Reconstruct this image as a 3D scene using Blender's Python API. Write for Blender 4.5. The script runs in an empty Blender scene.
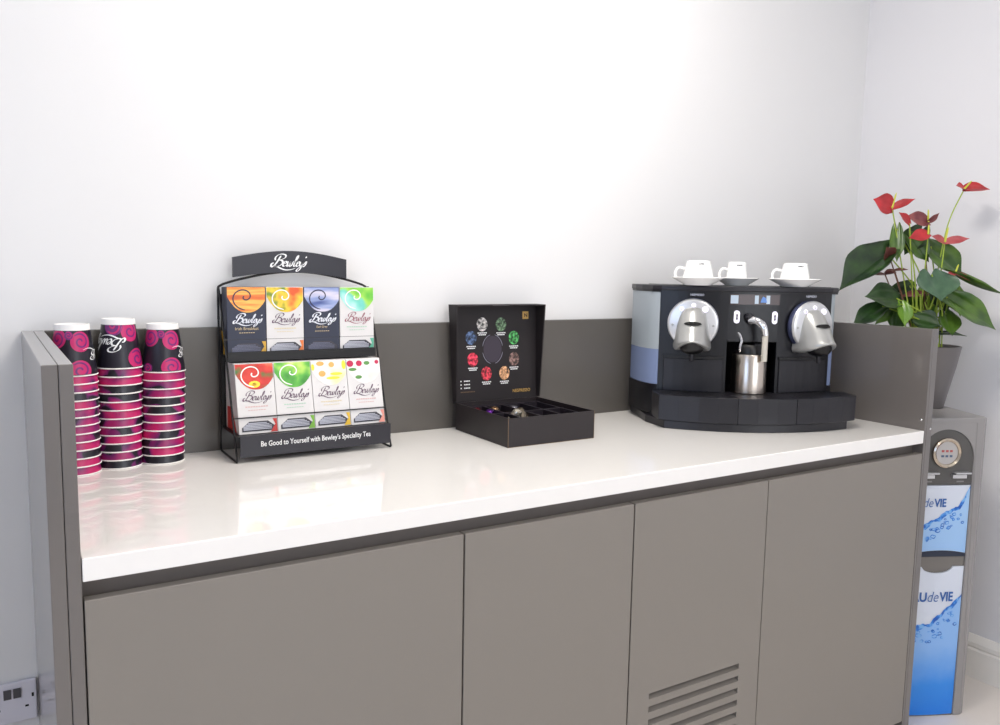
import bpy, bmesh, math, random
from mathutils import Vector, Matrix
random.seed(7)
D = bpy.data; C = bpy.context.scene.collection
PI = math.pi; R = math.radians
CT = 0.865         # height of the worktop above the floor
sc = bpy.context.scene

# ------------------------------------------------------------ camera, world, light, exposure
cam = D.cameras.new('camera'); cam_o = D.objects.new('camera', cam); C.objects.link(cam_o)
CX, CY, CZ, YAW, PITCH, ROLL, FPX = -0.0997, -1.2427, CT+0.41, 0.5590, 0.1129, 0.0181, 827.44
cam.sensor_fit = 'HORIZONTAL'; cam.sensor_width = 36.0; cam.lens = 36.0*FPX/1000.0
cam.clip_start = 0.02
fw = Vector((math.sin(YAW)*math.cos(PITCH), math.cos(YAW)*math.cos(PITCH), -math.sin(PITCH)))
r0 = Vector((math.cos(YAW), -math.sin(YAW), 0)); u0 = r0.cross(fw)
rr = r0*math.cos(ROLL) + u0*math.sin(ROLL); uu = -r0*math.sin(ROLL) + u0*math.cos(ROLL)
mw = Matrix((rr, uu, -fw)).transposed().to_4x4(); mw.translation = (CX, CY, CZ)
cam_o.matrix_world = mw
sc.camera = cam_o
sc.view_settings.view_transform = 'Standard'; sc.view_settings.look = 'None'
sc.view_settings.gamma = 1.0; sc.view_settings.use_curve_mapping = False
sc.view_settings.exposure = 0.0

w = D.worlds.new('daylight'); sc.world = w; w.use_nodes = True
bg = w.node_tree.nodes['Background']; bg.inputs[0].default_value = (0.80, 0.88, 1.0, 1); bg.inputs[1].default_value = 1.5

ROOM_X0, ROOM_X1, ROOM_Y0, ROOM_Y1, ROOM_H = -1.9, 2.56, -3.4, 0.6295, 2.65

def area(name, loc, rot, sx, sy, power, col):
    l = D.lights.new(name, 'AREA'); l.shape = 'RECTANGLE'; l.size = sx; l.size_y = sy
    l.energy = power; l.color = col
    o = D.objects.new(name, l); C.objects.link(o); o.location = loc; o.rotation_euler = rot
    return o
# daylight through the window behind the camera and the window in the left wall
area('daylight_front', (1.25, ROOM_Y0+0.05, 1.55), (R(90), 0, 0), 1.9, 1.5, 20, (0.95, 0.97, 1.0))
area('daylight_left', (ROOM_X0+0.05, -1.5, 1.6), (R(90), 0, R(-90)), 1.5, 1.3, 12, (0.36, 0.58, 1.0))
# ceiling lamps (their fixtures are built further down)
LAMPS = [(0.96, 0.0), (0.55, -1.9), (-1.0, -1.2)]
LAMP_W = [18.5, 15, 1.0]
for (lx, ly), pw in zip(LAMPS, LAMP_W):
    area('ceiling_lamp_light', (lx, ly, ROOM_H-0.055), (0, 0, 0), 0.54, 0.54, pw, (1.0, 0.955, 0.905))

# ------------------------------------------------------------ materials
def lin(c):
    return tuple(((v/255)/12.92 if v/255 <= 0.04045 else ((v/255+0.055)/1.055)**2.4) for v in c)
_m = {}
def mat(name, rgb, rough=0.5, metal=0.0, noise=0.0, nscale=30, bump=0.0, trans=0.0, coat=0.0, spec=0.5, emit=0.0, ior=1.45, nrough=0.0):
    if name in _m: return _m[name]
    m = D.materials.new(name); m.use_nodes = True; _m[name] = m
    nt = m.node_tree; b = nt.nodes['Principled BSDF']; c = lin(rgb)
    b.inputs['Base Color'].default_value = (*c, 1); b.inputs['Roughness'].default_value = rough
    b.inputs['Metallic'].default_value = metal; b.inputs['Transmission Weight'].default_value = trans
    b.inputs['Coat Weight'].default_value = coat; b.inputs['Coat Roughness'].default_value = 0.05
    b.inputs['Specular IOR Level'].default_value = spec; b.inputs['IOR'].default_value = ior
    if emit:
        b.inputs['Emission Color'].default_value = (*c, 1); b.inputs['Emission Strength'].default_value = emit
    tc = nt.nodes.new('ShaderNodeTexCoord'); n = nt.nodes.new('ShaderNodeTexNoise')
    n.inputs['Scale'].default_value = nscale; n.inputs['Detail'].default_value = 3
    nt.links.new(tc.outputs['Object'], n.inputs['Vector'])
    k = noise if noise else 0.02
    mx = nt.nodes.new('ShaderNodeMix'); mx.data_type = 'RGBA'
    mx.inputs[6].default_value = (*[v*(1-k) for v in c], 1); mx.inputs[7].default_value = (*[min(1, v*(1+k)) for v in c], 1)
    nt.links.new(n.outputs['Fac'], mx.inputs[0]); nt.links.new(mx.outputs[2], b.inputs['Base Color'])
    if bump:
        bp = nt.nodes.new('ShaderNodeBump'); bp.inputs['Strength'].default_value = bump; bp.inputs['Distance'].default_value = 0.001
        nt.links.new(n.outputs['Fac'], bp.inputs['Height']); nt.links.new(bp.outputs['Normal'], b.inputs['Normal'])
    return m

def blend_mat(name, stops, scale=25, rough=0.45, detail=2.0, stretch=(1, 1, 1), rand=False, dist=0.0, coat=0.0, wave=False):
    """a print: several inks laid out by noise (or bands)"""
    m = D.materials.new(name); m.use_nodes = True; nt = m.node_tree; b = nt.nodes['Principled BSDF']
    b.inputs['Roughness'].default_value = rough; b.inputs['Coat Weight'].default_value = coat
    tc = nt.nodes.new('ShaderNodeTexCoord'); mp = nt.nodes.new('ShaderNodeMapping'); mp.inputs['Scale'].default_value = stretch
    nt.links.new(tc.outputs['Object'], mp.inputs['Vector'])
    n = nt.nodes.new('ShaderNodeTexNoise'); n.noise_dimensions = '4D'
    n.inputs['Scale'].default_value = scale; n.inputs['Detail'].default_value = detail; n.inputs['Distortion'].default_value = dist
    nt.links.new(mp.outputs['Vector'], n.inputs['Vector'])
    if rand:
        oi = nt.nodes.new('ShaderNodeObjectInfo'); mu = nt.nodes.new('ShaderNodeMath'); mu.operation = 'MULTIPLY'; mu.inputs[1].default_value = 37.0
        nt.links.new(oi.outputs['Random'], mu.inputs[0]); nt.links.new(mu.outputs[0], n.inputs['W'])
    cr = nt.nodes.new('ShaderNodeValToRGB'); el = cr.color_ramp.elements
    while len(el) < len(stops): el.new(0.5)
    for e, (p, c) in zip(el, stops): e.position = p; e.color = (*lin(c), 1)
    nt.links.new(n.outputs['Fac'], cr.inputs[0]); nt.links.new(cr.outputs[0], b.inputs['Base Color'])
    return m

M_wall = mat('wall_paint', (225, 224, 224), 0.75, noise=0.01, nscale=4, bump=0.03)
M_wallr = mat('right_wall_paint', (226, 225, 228), 0.75, noise=0.01, nscale=4)
M_ceil = mat('ceiling_paint', (245, 244, 240), 0.9)
M_floor = mat('floor_vinyl', (226, 218, 211), 0.35, noise=0.05, nscale=6)
M_skirt = mat('baseboard_paint', (238, 234, 228), 0.4)
M_frame = mat('window_frame', (235, 235, 235), 0.4)
M_lacq = mat('grey_lacquer', (104, 99, 96), 0.30, noise=0.015, nscale=3, coat=0.7)
M_door = mat('door_lacquer', (131, 125, 118), 0.30, noise=0.02, nscale=3)
M_splash = mat('splashback_lacquer', (92, 88, 84), 0.25, noise=0.03, nscale=2)
M_top = mat('white_quartz', (243, 240, 236), 0.07, noise=0.012, nscale=60, coat=0.6)
M_rail = mat('recess_rail', (104, 97, 92), 0.4)
M_dark = mat('dark_void', (18, 17, 17), 0.8)
M_blk = mat('black_wire', (14, 13, 15), 0.35)
M_sign = mat('sign_plate', (30, 27, 36), 0.28)
M_white = mat('white_print', (240, 240, 240), 0.5)
M_paper = mat('white_paperboard', (244, 241, 238), 0.55)
M_card = mat('black_card', (36, 30, 32), 0.42, noise=0.08, nscale=40)
M_cardin = mat('black_card_inside', (30, 24, 26), 0.6)
M_kraft = mat('card_edge', (120, 98, 76), 0.8)
M_gold = mat('gold_print', (188, 152, 88), 0.35, metal=0.5)
M_plast = mat('black_plastic', (17, 17, 22), 0.28, noise=0.05)
M_plast2 = mat('charcoal_plastic', (27, 26, 32), 0.36, noise=0.05)
M_silver = mat('silver_paint', (206, 206, 208), 0.28, metal=0.65)
M_silver2 = mat('satin_silver', (172, 172, 170), 0.30, metal=0.55)
M_chrome = mat('chrome', (225, 225, 228), 0.06, metal=1.0)
M_steel = mat('brushed_steel', (196, 186, 176), 0.22, metal=1.0)
M_tank = mat('tank_plastic', (158, 166, 172), 0.30, noise=0.05, nscale=8)
M_water = mat('tank_water', (122, 136, 170), 0.25, noise=0.05, nscale=8)
M_porc = mat('white_porcelain', (246, 245, 243), 0.12, coat=0.3)
M_btn = mat('white_button', (240, 236, 250), 0.3, emit=0.45)
M_btntxt = mat('button_mark', (70, 66, 74), 0.5)
M_lcd = mat('display_glass', (176, 190, 204), 0.15)
M_lcd2 = mat('display_glass_dark', (70, 58, 58), 0.12)
M_dkprint = mat('dark_print', (44, 40, 48), 0.5)
M_cool = mat('cooler_grey', (142, 139, 138), 0.35, noise=0.03)
M_coold = mat('cooler_dark_grey', (84, 82, 80), 0.35)
M_sock = mat('socket_plastic', (214, 212, 222), 0.3)
M_sockg = mat('socket_grey', (78, 76, 80), 0.4)
M_hole = mat('socket_hole', (12, 12, 12), 0.9)
M_pot = mat('pot_grey', (104, 100, 100), 0.4, noise=0.04)
M_soil = mat('soil', (44, 34, 26), 0.95, noise=0.4, nscale=120, bump=0.6)
M_stem = mat('stem_green', (150, 172, 62), 0.5, noise=0.1)
M_stemr = mat('stem_brown', (104, 70, 52), 0.5, noise=0.1)
M_spx = mat('spadix_yellow', (196, 200, 74), 0.6, noise=0.15, nscale=300)

# ------------------------------------------------------------ mesh helpers
def obj(name, bm, m, parent=None, smooth=False, bevel=0.0, seg=2, auto=35):
    me = D.meshes.new(name)
    bmesh.ops.remove_doubles(bm, verts=bm.verts, dist=1e-6)
    bmesh.ops.recalc_face_normals(bm, faces=bm.faces)
    if smooth:
        for f in bm.faces: f.smooth = True
        for e in bm.edges:
            if len(e.link_faces) == 2 and e.calc_face_angle(0) > R(auto): e.smooth = False
    bm.to_mesh(me); bm.free()
    o = D.objects.new(name, me); C.objects.link(o)
    for mm in (m if isinstance(m, (list, tuple)) else [m]): me.materials.append(mm)
    if parent: o.parent = parent
    if bevel:
        b = o.modifiers.new('bevel', 'BEVEL'); b.width = bevel; b.segments = seg; b.limit_method = 'ANGLE'; b.angle_limit = R(40)
    return o
def tag(o, label, cat, group=None, kind=None):
    o['label'] = label; o['category'] = cat
    if group: o['group'] = group
    if kind: o['kind'] = kind
    return o
def thing(name, label, cat, loc=(0, 0, 0), rz=0.0, group=None):
    o = D.objects.new(name, None); C.objects.link(o); o.location = loc; o.rotation_euler = (0, 0, rz); o.empty_display_size = 0.05
    return tag(o, label, cat, group)
def struct(name, bm, m, parent=None, **k):
    o = obj(name, bm, m, parent, **k)
    if not parent: o['kind'] = 'structure'
    return o
def box(bm, x0, x1, y0, y1, z0, z1):
    v = [bm.verts.new((x, y, z)) for z in (z0, z1) for y in (y0, y1) for x in (x0, x1)]
    for f in ((0, 2, 3, 1), (4, 5, 7, 6), (0, 1, 5, 4), (2, 6, 7, 3), (0, 4, 6, 2), (1, 3, 7, 5)): bm.faces.new([v[i] for i in f])
    return v
def bx(*a):
    bm = bmesh.new(); box(bm, *a); return bm
def prism(bm, poly, h0, h1, f):
    """extrude a 2-D polygon; f(a, b, h) -> 3-D"""
    lo = [bm.verts.new(f(a, b, h0)) for a, b in poly]; hi = [bm.verts.new(f(a, b, h1)) for a, b in poly]
    bm.faces.new(lo[::-1]); bm.faces.new(hi)
    n = len(poly)
    for i in range(n): bm.faces.new((lo[i], lo[(i+1) % n], hi[(i+1) % n], hi[i]))
def lathe(bm, prof, n=40, c=(0, 0, 0), M=None):
    rings = []
    for r, z in prof:
        if r < 1e-5: rings.append([bm.verts.new((c[0], c[1], c[2]+z))])
        else: rings.append([bm.verts.new((c[0]+r*math.cos(2*PI*i/n), c[1]+r*math.sin(2*PI*i/n), c[2]+z)) for i in range(n)])
    for a, b in zip(rings, rings[1:]):
        for i in range(n):
            j = (i+1) % n
            if len(a) == 1 and len(b) == 1: continue
            if len(a) == 1: bm.faces.new((a[0], b[j], b[i]))
            elif len(b) == 1: bm.faces.new((a[i], a[j], b[0]))
            else: bm.faces.new((a[i], a[j], b[j], b[i]))
    if M is not None:
        for ring in rings:
            for v in ring: v.co = M @ v.co
def spline(pts, n=8):
    pts = [Vector(p) for p in pts]; out = []
    P = [pts[0]*2-pts[1]] + pts + [pts[-1]*2-pts[-2]]
    for i in range(1, len(P)-2):
        for k in range(n):
            t = k/n; a, b, c, d = P[i-1:i+3]
            out.append(0.5*((2*b)+(c-a)*t+(2*a-5*b+4*c-d)*t*t+(3*b-a-3*c+d)*t**3))
    out.append(pts[-1]); return out
def tube(bm, pts, r, n=8, cap=True):
    pts = [Vector(p) for p in pts]; rings = []
    up = Vector((0, 0, 1)); prev = None
    for i, p in enumerate(pts):
        t = ((pts[min(i+1, len(pts)-1)]-p).normalized() + (p-pts[max(i-1, 0)]).normalized())
        t = t.normalized() if t.length > 1e-9 else Vector((0, 0, 1))
        if prev is None:
            a = t.cross(up); a = a.normalized() if a.length > 1e-3 else Vector((1, 0, 0))
        else:
            a = (prev - t*prev.dot(t)).normalized()
        prev = a; b = t.cross(a)
        rad = r(i/(len(pts)-1)) if callable(r) else r
        rings.append([bm.verts.new(p + (a*math.cos(2*PI*k/n)+b*math.sin(2*PI*k/n))*rad) for k in range(n)])
    for A, B in zip(rings, rings[1:]):
        for k in range(n): bm.faces.new((A[k], A[(k+1) % n], B[(k+1) % n], B[k]))
    if cap: bm.faces.new(rings[0][::-1]); bm.faces.new(rings[-1])
def planef(o, ux, uy):
    o, ux, uy = Vector(o), Vector(ux), Vector(uy)
    return lambda a, b, h=0.0: o+ux*a+uy*b+ux.cross(uy).normalized()*h
def ribbon(bm, pts, wd, f, n=7, nib=None, h=0.0):
    """flat calligraphic stroke through 2-D points, printed through the map f(a,b,h)"""
    P = spline([(x, y, 0) for x, y in pts], n); L = len(P); row = []
    for i, p in enumerate(P):
        t = (P[min(i+1, L-1)]-P[max(i-1, 0)])
        t = t.normalized() if t.length > 1e-9 else Vector((1, 0, 0))
        q = Vector((-t.y, t.x, 0)); ww = wd
        if nib is not None: ww = wd*(0.35+0.65*abs(t.y*math.cos(nib)-t.x*math.sin(nib)))
        e = min(1.0, 0.45+min(i, L-1-i)*0.22)
        row.append((bm.verts.new(f(*(p+q*ww*e*0.5)[:2], h)), bm.verts.new(f(*(p-q*ww*e*0.5)[:2], h))))
    for (a, b), (c, d) in zip(row, row[1:]): bm.faces.new((a, b, d, c))
SCRIPT = [
 ([(0.19, 0.41), (0.165, 0.28), (0.125, 0.10), (0.06, -0.02), (0.005, 0.02), (0.01, 0.11), (0.06, 0.12)], 0.040),
 ([(0.075, 0.22), (0.05, 0.33), (0.10, 0.43), (0.20, 0.47), (0.31, 0.44), (0.335, 0.35), (0.26, 0.27), (0.17, 0.235)], 0.032),
 ([(0.17, 0.235), (0.27, 0.22), (0.31, 0.13), (0.26, 0.03), (0.16, -0.01), (0.09, 0.03)], 0.034),
 ([(0.10, 0.00), (0.20, -0.02), (0.33, -0.09), (0.47, -0.135), (0.62, -0.12), (0.74, -0.06)], 0.032),
 ([(0.33, 0.08), (0.41, 0.13), (0.41, 0.19), (0.36, 0.18), (0.335, 0.07), (0.375, 0.0), (0.45, 0.06)], 0.030),
 ([(0.455, 0.20), (0.462, 0.04), (0.485, 0.00), (0.515, 0.05), (0.535, 0.20)], 0.030),
 ([(0.535, 0.20), (0.538, 0.04), (0.565, 0.00), (0.60, 0.07), (0.608, 0.21)], 0.028),
 ([(0.64, 0.12), (0.70, 0.30), (0.695, 0.42), (0.668, 0.38), (0.655, 0.08), (0.68, 0.0), (0.72, 0.05)], 0.028),
 ([(0.725, 0.08), (0.79, 0.13), (0.785, 0.19), (0.745, 0.17), (0.73, 0.06), (0.765, 0.0), (0.81, 0.06)], 0.028),
 ([(0.825, 0.19), (0.825, 0.06), (0.86, 0.02), (0.90, 0.10), (0.91, 0.19), (0.895, -0.02), (0.85, -0.16), (0.79, -0.17), (0.81, -0.08), (0.93, 0.06)], 0.030),
 ([(0.945, 0.40), (0.935, 0.33)], 0.034),
 ([(0.935, 0.06), (0.985, 0.20), (1.00, 0.09), (0.97, 0.0), (0.93, 0.02)], 0.030)]
def script_word(f, width, bold=1.0, slant=0.28, h=0.0, clip=None):
    bm = bmesh.new(); g = lambda a, b, hh=0.0: f((a+slant*b)*width, b*width*0.74, hh)
    for pts, wd in SCRIPT[:clip]: ribbon(bm, pts, wd*bold*1.15, g, n=6, nib=R(35), h=h)
    return bm
def text_bm(s, f, width=None, height=None, bold=0.0, h=0.0, shear=0.0, align='LEFT'):
    cu = D.curves.new('text', 'FONT'); cu.body = s; cu.shear = shear; cu.offset = bold; cu.resolution_u = 3
    o = D.objects.new('text', cu); C.objects.link(o); bpy.context.view_layer.update()
    me = D.meshes.new_from_object(o.evaluated_get(bpy.context.evaluated_depsgraph_get()))
    D.objects.remove(o); D.curves.remove(cu)
    bm = bmesh.new(); bm.from_mesh(me); D.meshes.remove(me)
    xs = [v.co.x for v in bm.verts]; ys = [v.co.y for v in bm.verts]; x0, x1, y0, y1 = min(xs), max(xs), min(ys), max(ys)
    sx = (width/(x1-x0)) if width else height/(y1-y0); sy = (height/(y1-y0)) if height else sx
    if not width: sx = sy
    off = {'LEFT': 0, 'CENTER': -(x1-x0)*sx/2}[align]
    for v in bm.verts: v.co = f((v.co.x-x0)*sx+off, (v.co.y-y0)*sy, h)
    return bm
def poly_bm(poly, f, h=0.0):
    bm = bmesh.new(); bm.faces.new([bm.verts.new(f(a, b, h)) for a, b in poly]); return bm
def disc(bm, cx, cy, rx, ry, f, h=0.0, n=24):
    bm.faces.new([bm.verts.new(f(cx+rx*math.cos(2*PI*i/n), cy+ry*math.sin(2*PI*i/n), h)) for i in range(n)])
def dup(root, loc=None, rz=None, label=None):
    r = root.copy(); C.objects.link(r)
    if loc is not None: r.location = loc
    if rz is not None: r.rotation_euler = (0, 0, rz)
    if label: r['label'] = label
    for ch in root.children:
        c = ch.copy(); C.objects.link(c); c.parent = r
        for g in ch.children:
            d = g.copy(); C.objects.link(d); d.parent = c
    return r

# ------------------------------------------------------------ the room
T = 0.12
x0, x1, y0, y1, H = ROOM_X0, ROOM_X1, ROOM_Y0, ROOM_Y1, ROOM_H
struct('floor', bx(x0-T, x1+T, y0-T, y1+T, -0.1, 0), M_floor)
struct('ceiling', bx(x0-T, x1+T, y0-T, y1+T, H, H+0.1), M_ceil)
struct('wall_back', bx(x0-T, x1+T, y1, y1+T, 0, H), M_wall)
struct('wall_right', bx(x1, x1+T, y0, y1, 0, H), M_wallr)
def wall_open(name, horiz, a0, a1, at, o0, o1, z0, z1, m):
    bm = bmesh.new()
    def b(p, q, zz0, zz1):
        if horiz: box(bm, p, q, at-T, at, zz0, zz1)
        else: box(bm, at-T, at, p, q, zz0, zz1)
    b(a0, o0, 0, H); b(o1, a1, 0, H); b(o0, o1, 0, z0); b(o0, o1, z1, H)
    struct(name, bm, m)
wall_open('wall_front', True, x0-T, x1+T, y0, 0.25, 2.25, 0.8, 2.3, M_wall)
wall_open('wall_left', False, y0, y1, x0, -2.25, -0.75, 0.95, 2.25, M_wall)
def window(name, horiz, at, o0, o1, z0, z1):
    root = None
    bm = bmesh.new()
    def b(bm, p, q, zz0, zz1, d0=-0.09, d1=-0.04):
        if horiz: box(bm, p, q, at+d0, at+d1, zz0, zz1)
        else: box(bm, at+d0, at+d1, p, q, zz0, zz1)
    mid = (o0+o1)/2
    b(bm, o0, o1, z0, z0+0.05); b(bm, o0, o1, z1-0.05, z1); b(bm, o0, o0+0.05, z0+0.05, z1-0.05); b(bm, o1-0.05, o1, z0+0.05, z1-0.05); b(bm, mid-0.025, mid+0.025, z0+0.05, z1-0.05)
    o = struct(name, bm, M_frame)
    bm = bmesh.new(); b(bm, o0, o1, z0-0.03, z0, -0.1, 0.04); obj('window_sill', bm, M_frame, o)
    return o
window('window_1', True, y0, 0.25, 2.25, 0.8, 2.3)
window('window_2', False, x0, -2.25, -0.75, 0.95, 2.25)
# moulded skirting: profile (distance from wall, height)
SK = [(0, 0), (0.022, 0), (0.022, 0.090), (0.016, 0.096), (0.020, 0.103), (0.020, 0.114), (0.012, 0.126), (0.006, 0.135), (0, 0.135)]
bm = bmesh.new(); prism(bm, SK, y0, y1, lambda a, b, h: (x1-a, h, b)); struct('baseboard_right', bm, M_skirt)
bm = bmesh.new(); prism(bm, SK, x0, x1-0.022, lambda a, b, h: (h, y1-a, b)); struct('baseboard_back', bm, M_skirt)
# ceiling lamps
for i, (lx, ly) in enumerate(LAMPS):
    t = thing('ceiling_lamp', ['square ceiling light panel over the counter', 'square ceiling light panel behind the camera', 'square ceiling light panel towards the left wall'][i], 'ceiling light', (lx, ly, H), group=None)
    bm = bmesh.new()
    for a in ((-0.31, 0.31, -0.31, -0.28), (-0.31, 0.31, 0.28, 0.31), (-0.31, -0.28, -0.28, 0.28), (0.28, 0.31, -0.28, 0.28)): box(bm, *a, -0.04, 0)
    obj('frame', bm, M_frame, t)
    obj('diffuser', bx(-0.28, 0.28, -0.28, 0.28, -0.03, -0.005), mat('lamp_diffuser', (255, 247, 235), 0.5, emit=4.0), t)

# ------------------------------------------------------------ the counter
W = 2.018; BK = 0.608; PT = 0.272; Z = CT
# four cabinet units
units = [(0.0, 0.610, 'wide grey lacquer cabinet at the left end of the counter'),
         (0.610, 1.008, 'narrow grey lacquer cabinet with a plain door, left of the vented one'),
         (1.008, 1.410, 'grey lacquer cabinet with slotted ventilation in its door'),
         (1.410, 2.018, 'wide grey lacquer cabinet below the coffee machine, at the right end')]
for i, (a, b, lab) in enumerate(units):
    t = thing('cabinet', lab, 'cabinet', (a, 0, 0), group='fitted cabinets under the worktop')
    wd = b-a; z0, z1 = 0.045, Z-0.061
    bm = bmesh.new()
    e = 0.001
    for q in ((e, 0.018, 0.022, BK, z0, Z-0.0765), (wd-0.018, wd-e, 0.022, BK, z0, Z-0.0765), (e, 0.018, 0.050, BK, Z-0.0765, Z-0.036), (wd-0.018, wd-e, 0.050, BK, Z-0.0765, Z-0.036), (0.018, wd-0.018, 0.022, BK, z0, z0+0.018), (0.018, wd-0.018, BK-0.01, BK, z0+0.018, Z-0.036)):
        box(bm, *q)
    obj('body', bm, M_door, t)
    g = 0.0016
    if i != 2:
        obj('door', bx(g, wd-g, 0.0, 0.019, z0, z1), M_door, t, bevel=0.0012)
    else:
        bm = bmesh.new(); sx0, sx1 = 1.067-a, 1.342-a; top = Z-0.484; ns = 9; p = 0.0295; sh = 0.013
        box(bm, g, sx0, 0, 0.019, z0, z1); box(bm, sx1, wd-g, 0, 0.019, z0, z1); box(bm, sx0, sx1, 0, 0.019, top, z1)
        for k in range(ns):
            zt = top-k*p
            box(bm, sx0, sx1, 0, 0.019, (zt-p) if k < ns-1 else z0, zt-sh)
        dr = obj('door', bm, M_door, t)
        for k in range(ns):
            zt = top-k*p; bm = bmesh.new()
            prism(bm, [(0.0025, zt-sh), (0.019, zt-sh*0.50), (0.019, zt-sh*0.62), (0.006, zt-sh)], sx0, sx1, lambda a_, b_, h: (h, a_, b_))
            obj('louvre', bm, M_door, dr)
        obj('vent_backing', bx(sx0-0.02, sx1+0.02, 0.0195, 0.0215, top-ns*p, top+0.02), M_dark, dr)
    obj('plinth', bx(0, wd, 0.05, 0.065, 0, z0), M_door, t)
    bm = bx(0, wd, 0.030, 0.048, Z-0.075, Z-0.0345)
    obj('handle_recess', bm, M_rail, t)
# worktop
o = obj('worktop', bx(0.0005, W-0.0005, 0.0, BK, Z-0.034, Z), M_top, bevel=0.0018); tag(o, 'glossy white worktop running the length of the counter', 'worktop')
# splashback
o = obj('splashback', bx(0.0005, W-0.0005, BK+0.0005, BK+0.0195, Z-0.3, Z+PT), M_splash, bevel=0.0012); tag(o, 'long low grey lacquer board along the back of the white worktop', 'splashback')
# end panels
t = thing('end_panel', 'tall grey double-board end panel at the left end of the counter', 'end panel', (0, 0, 0), group=None)
obj('inner_board', bx(-0.0185, -0.0005, 0.0, BK+0.0195, 0.0, Z+PT), M_lacq, t, bevel=0.0015)
obj('outer_board', bx(-0.039, -0.0191, 0.0, BK+0.0195, 0.0, Z+PT), M_lacq, t, bevel=0.0015)
t = thing('end_panel', 'grey end panel with two small screws, right of the coffee machine', 'end panel', (W, 0, 0))
obj('inner_board', bx(0.0005, 0.0085, 0.0, BK+0.0195, 0.0, Z+PT), M_lacq, t, bevel=0.001)
obj('outer_board', bx(0.0090, 0.0330, 0.0, BK+0.0195, 0.0, Z+PT), M_lacq, t, bevel=0.0015)
bm = bmesh.new(); lathe(bm, [(0, 0.0016), (0.0022, 0.0013), (0.0034, 0)], 12, M=Matrix.Translation((0.0005, 0.012, Z+0.028)) @ Matrix.Rotation(R(-90), 4, 'Y')); obj('screw', bm, M_chrome, t, smooth=True)
bm = bmesh.new(); lathe(bm, [(0, 0.0016), (0.0022, 0.0013), (0.0034, 0)], 12, M=Matrix.Translation((0.0270, 0.0, Z+0.003)) @ Matrix.Rotation(R(90), 4, 'X')); obj('screw', bm, M_chrome, t, smooth=True)

# ------------------------------------------------------------ wall socket
t = thing('double_socket', 'white double power socket low on the back wall, left of the counter', 'power socket', (-0.085, y1, Z-0.483))
obj('plate', bx(-0.073, 0.0435, -0.010, 0, -0.043, 0.043), M_sock, t, bevel=0.003)
for s in (-1, 1):
    bm = bmesh.new(); cx = 0.036*s
    for dx, dz, ww, hh in ((0, 0.010, 0.004, 0.008), (-0.011, -0.011, 0.0065, 0.004), (0.011, -0.011, 0.0065, 0.004)):
        if cx+dx > 0.043: continue
        box(bm, cx+dx-ww/2, cx+dx+ww/2, -0.0106, -0.009, dz-hh/2, dz+hh/2)
    obj('pin_hole', bm, M_hole, t)
    bm = bmesh.new()
    prism(bm, [(-0.0135, 0.030), (-0.0105, 0.030), (-0.0105, 0.010), (-0.0122, 0.010)], 0.0085*s-0.0068, 0.0085*s+0.0068, lambda a, b, h: (h, a, b))
    obj('rocker', bm, M_sockg, t)

# ------------------------------------------------------------ paper cups
M_cup = blend_mat('cup_print', [(0.0, (30, 28, 38)), (0.46, (30, 28, 38)), (0.475, (98, 30, 92)), (0.53, (150, 32, 100)), (0.62, (190, 34, 100))], scale=14, detail=1.5, rand=True, dist=0.7, rough=0.32)
CH, RB, RT = 0.098, 0.0425, 0.0300
def cup_r(z): return RB+(RT-RB)*z/CH
M_mag = mat('magenta_ink', (192, 36, 104), 0.35); M_pur = mat('purple_ink', (112, 40, 112), 0.35)
def make_cup():
    t = thing('paper_cup', '', 'paper cup', (0, 0, 0))
    bm = bmesh.new(); lathe(bm, [(cup_r(0.002)-0.0006, 0.002), (cup_r(0.002), 0.002), (cup_r(CH-0.011), CH-0.011), (cup_r(CH-0.011)-0.0006, CH-0.011), (cup_r(0.002)-0.0006, 0.002)], 48)
    obj('printed_wall', bm, M_cup, t, smooth=True)
    bm = bmesh.new(); prof = [(RB-0.0006+0.0014*math.cos(a), 0.0014+0.0014*math.sin(a)) for a in [2*PI*k/10 for k in range(11)]]
    lathe(bm, prof, 48); obj('rim', bm, M_paper, t, smooth=True)
    bm = bmesh.new(); lathe(bm, [(cup_r(CH-0.011)-0.0008, CH-0.0115), (cup_r(CH-0.011)+0.0002, CH-0.011), (cup_r(CH)+0.0002, CH), (cup_r(CH)-0.0012, CH), (cup_r(CH)-0.0016, CH-0.006), (0, CH-0.006)], 48)
    obj('base', bm, M_paper, t, smooth=True)
    return t
cup0 = make_cup(); first = True
stacks = [(0.0430, 0.537, 13, 'left', 0.0160, 0.0), (0.1215, 0.5600, 13, 'middle', 0.01665, 0.0005), (0.2040, 0.5625, 12, 'right', 0.0171, 0.0006)]
ORD = ['bottom', 'second', 'third', 'fourth', 'fifth', 'sixth', 'seventh', 'eighth', 'ninth', 'tenth', 'eleventh', 'twelfth', 'top']
def cyl_map(zc, ang, flip=1.0):
    """map (a along the wall, b up) onto the cup wall, centred at angle ang"""
    def f(a, b, h=0.0):
        z = zc+flip*b; r = cup_r(z)+0.0004+h; th = ang+flip*a/0.037
        return Vector((r*math.cos(th), r*math.sin(th), z))
    return f
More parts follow.
